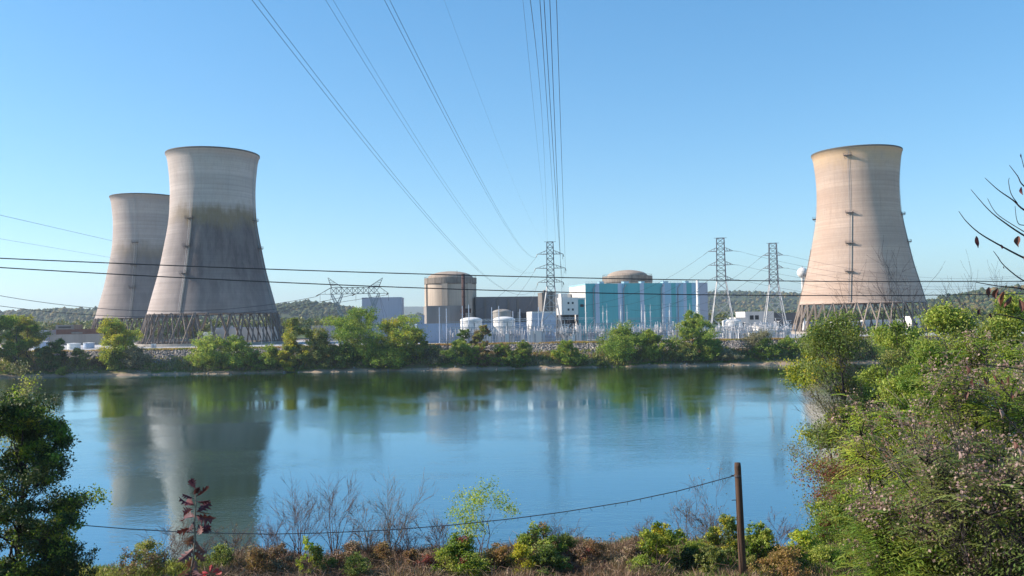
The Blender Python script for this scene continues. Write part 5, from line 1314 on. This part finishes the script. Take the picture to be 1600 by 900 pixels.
# ---- dry twigs with curled leaves reaching in from the right
def branch(mb, pix, D, r0, r1):
    P = [at(px, py, D+dd) for px, py, dd in pix]; n = len(P)
    out = []
    for i in range(n-1):
        for j in range(5):
            t_ = j/5; p0, p1, p2, p3 = P[max(i-1,0)], P[i], P[i+1], P[min(i+2,n-1)]
            out.append(.5*((2*p1)+(p2-p0)*t_+(2*p0-5*p1+4*p2-p3)*t_**2+(3*p1-p0-3*p2+p3)*t_**3))
    out.append(P[-1]); k = len(out)
    mb.tube([p-BB for p in out], [r0+(r1-r0)*i/(k-1) for i in range(k)], 6)
def curl(parent, px, py, D, s, rg, mat='dry_leaf'):
    mb = MB(); c = at(px, py, D)-BB; oak = []
    for i in range(7):
        f = i/6; w_ = s*.28*math.sin(math.pi*min(.97, f+.06)); bend = math.sin(f*2.6)*s*.25
        a = rg.uniform(.6, 1.2); z = -f*s
        oak.append((Vector((bend-w_, w_*.6, z)), Vector((bend, -w_*.35*a, z)), Vector((bend+w_*.8, w_*.7*a, z))))
    rot = Matrix.Rotation(rg.uniform(0, 6.28), 3, 'Z') @ Matrix.Rotation(rg.normal(0, .35), 3, 'X')
    mb.add([c+rot @ v for row in oak for v in row], [(3*i+j, 3*i+j+1, 3*i+j+4, 3*i+j+3) for i in range(6) for j in (0,1)])
    return mb.build('dry_leaf', M[mat], parent, smooth=True)
DB = 7.5; rg = np.random.default_rng(12)
tl = at(1690, 560, DB); zg = float(hgt(tl.x, DB)); t = empty('dry_branch_tree', (tl.x, DB, zg), 'close thin branches with curled brown leaves reaching in from the upper right edge', 'tree'); BB = Vector(t.location)
mb = MB(); mb.tube([Vector((0,0,-.2)), at(1692,760,DB)-BB, at(1688,640,DB)-BB, at(1690,480,DB)-BB, at(1680,330,DB)-BB, at(1672,180,DB)-BB], [.05,.045,.04,.03,.022,.01], 8); mb.build('trunk', M['dark_twig'], t, smooth=True)
mb = MB()
for pix, r0, r1 in [
 ([(1688,500,0),(1640,420,0),(1600,403,0),(1560,382,0),(1530,364,0),(1510,346,0),(1498,330,0)], .011, .0022),
 ([(1686,460,0),(1640,390,.1),(1600,368,.1),(1570,348,.1),(1545,328,.1),(1517,296,.1)], .012, .0022),
 ([(1600,362,.1),(1565,340,.2),(1552,327,.2),(1543,310,.2)], .004, .002),
 ([(1684,420,0),(1640,350,-.1),(1600,328,-.1),(1583,313,-.1),(1560,297,-.1),(1539,278,-.1)], .011, .0022),
 ([(1590,318,-.1),(1580,303,-.1),(1576,285,-.1),(1577,278,-.1)], .004, .002),
 ([(1680,360,0),(1640,320,0),(1600,291,0),(1590,275,0),(1577,258,0)], .009, .0022),
 ([(1600,262,0),(1596,246,0),(1595,240,0)], .003, .002),
 ([(1600,352,0),(1592,350,0),(1588,340,0),(1586,322,0)], .004, .002),
 ([(1688,510,0),(1640,455,.1),(1600,439,.1),(1570,416,.1),(1558,400,.1),(1552,392,.1)], .008, .002),
 ([(1689,560,0),(1650,470,0),(1600,452,0),(1560,447,0),(1525,441,0)], .010, .003),
 ([(1689,600,0),(1650,520,0),(1600,500,0),(1570,493,0),(1545,490,0)], .010, .003)]:
    branch(mb, pix, DB, r0, r1)
mb.build('branches', M['dark_twig'], t, smooth=True)
for px, py, s, mt in [(1526,369,17,'oak_red'),(1591,369,17,'dry_leaf'),(1564,382,7,'oak_red'),(1568,416,4,'oak_red'),(1597,400,14,'dry_leaf'),(1596,292,12,'oak_red'),(1545,449,15,'dry_leaf'),(1558,451,15,'dry_leaf'),(1569,456,22,'dry_leaf'),(1580,463,19,'dry_leaf'),(1593,468,19,'dry_leaf'),(1595,241,5,'oak_red'),(1530,483,9,'oak_red'),(1547,489,8,'oak_red')]:
    curl(t, px, py, DB, s*DB/F*1.1, rg, mt)
for k, (px, py) in enumerate([(1510,572),(1520,592),(1512,612),(1538,590),(1552,585),(1565,592),(1576,588),(1580,612),(1585,690),(1592,700),(1562,640),(1498,705),(1590,610)]):
    curl(t, px, py, DB+1, 15*DB/F, rg, 'seedhead' if k > 8 else 'dry_leaf')
mb = MB()
branch(mb, [(1690,640,0),(1640,590,.6),(1600,578,1),(1560,572,1),(1505,568,1)], DB, .01, .003)
branch(mb, [(1690,720,0),(1640,690,.6),(1600,680,1),(1560,635,1),(1555,625,1)], DB, .01, .003)
mb.build('lower_branches', M['dark_twig'], t, smooth=True)
# ================================================================== HAZE
HAZE = True
if HAZE:
    b = MB(); b.box(-12200, 12200, -160, 12300, -4.2, 420)
    m = D2.materials.new('haze_air'); m.use_nodes = True; m.node_tree.nodes.clear()
    o_ = m.node_tree.nodes.new('ShaderNodeOutputMaterial'); v_ = m.node_tree.nodes.new('ShaderNodeVolumePrincipled')
    v_.inputs['Density'].default_value = 0.00009; v_.inputs['Color'].default_value = (.74,.86,1,1); v_.inputs['Anisotropy'].default_value = .3
    m.node_tree.links.new(v_.outputs[0], o_.inputs['Volume'])
    tag(b.build('haze', m), kind='stuff')
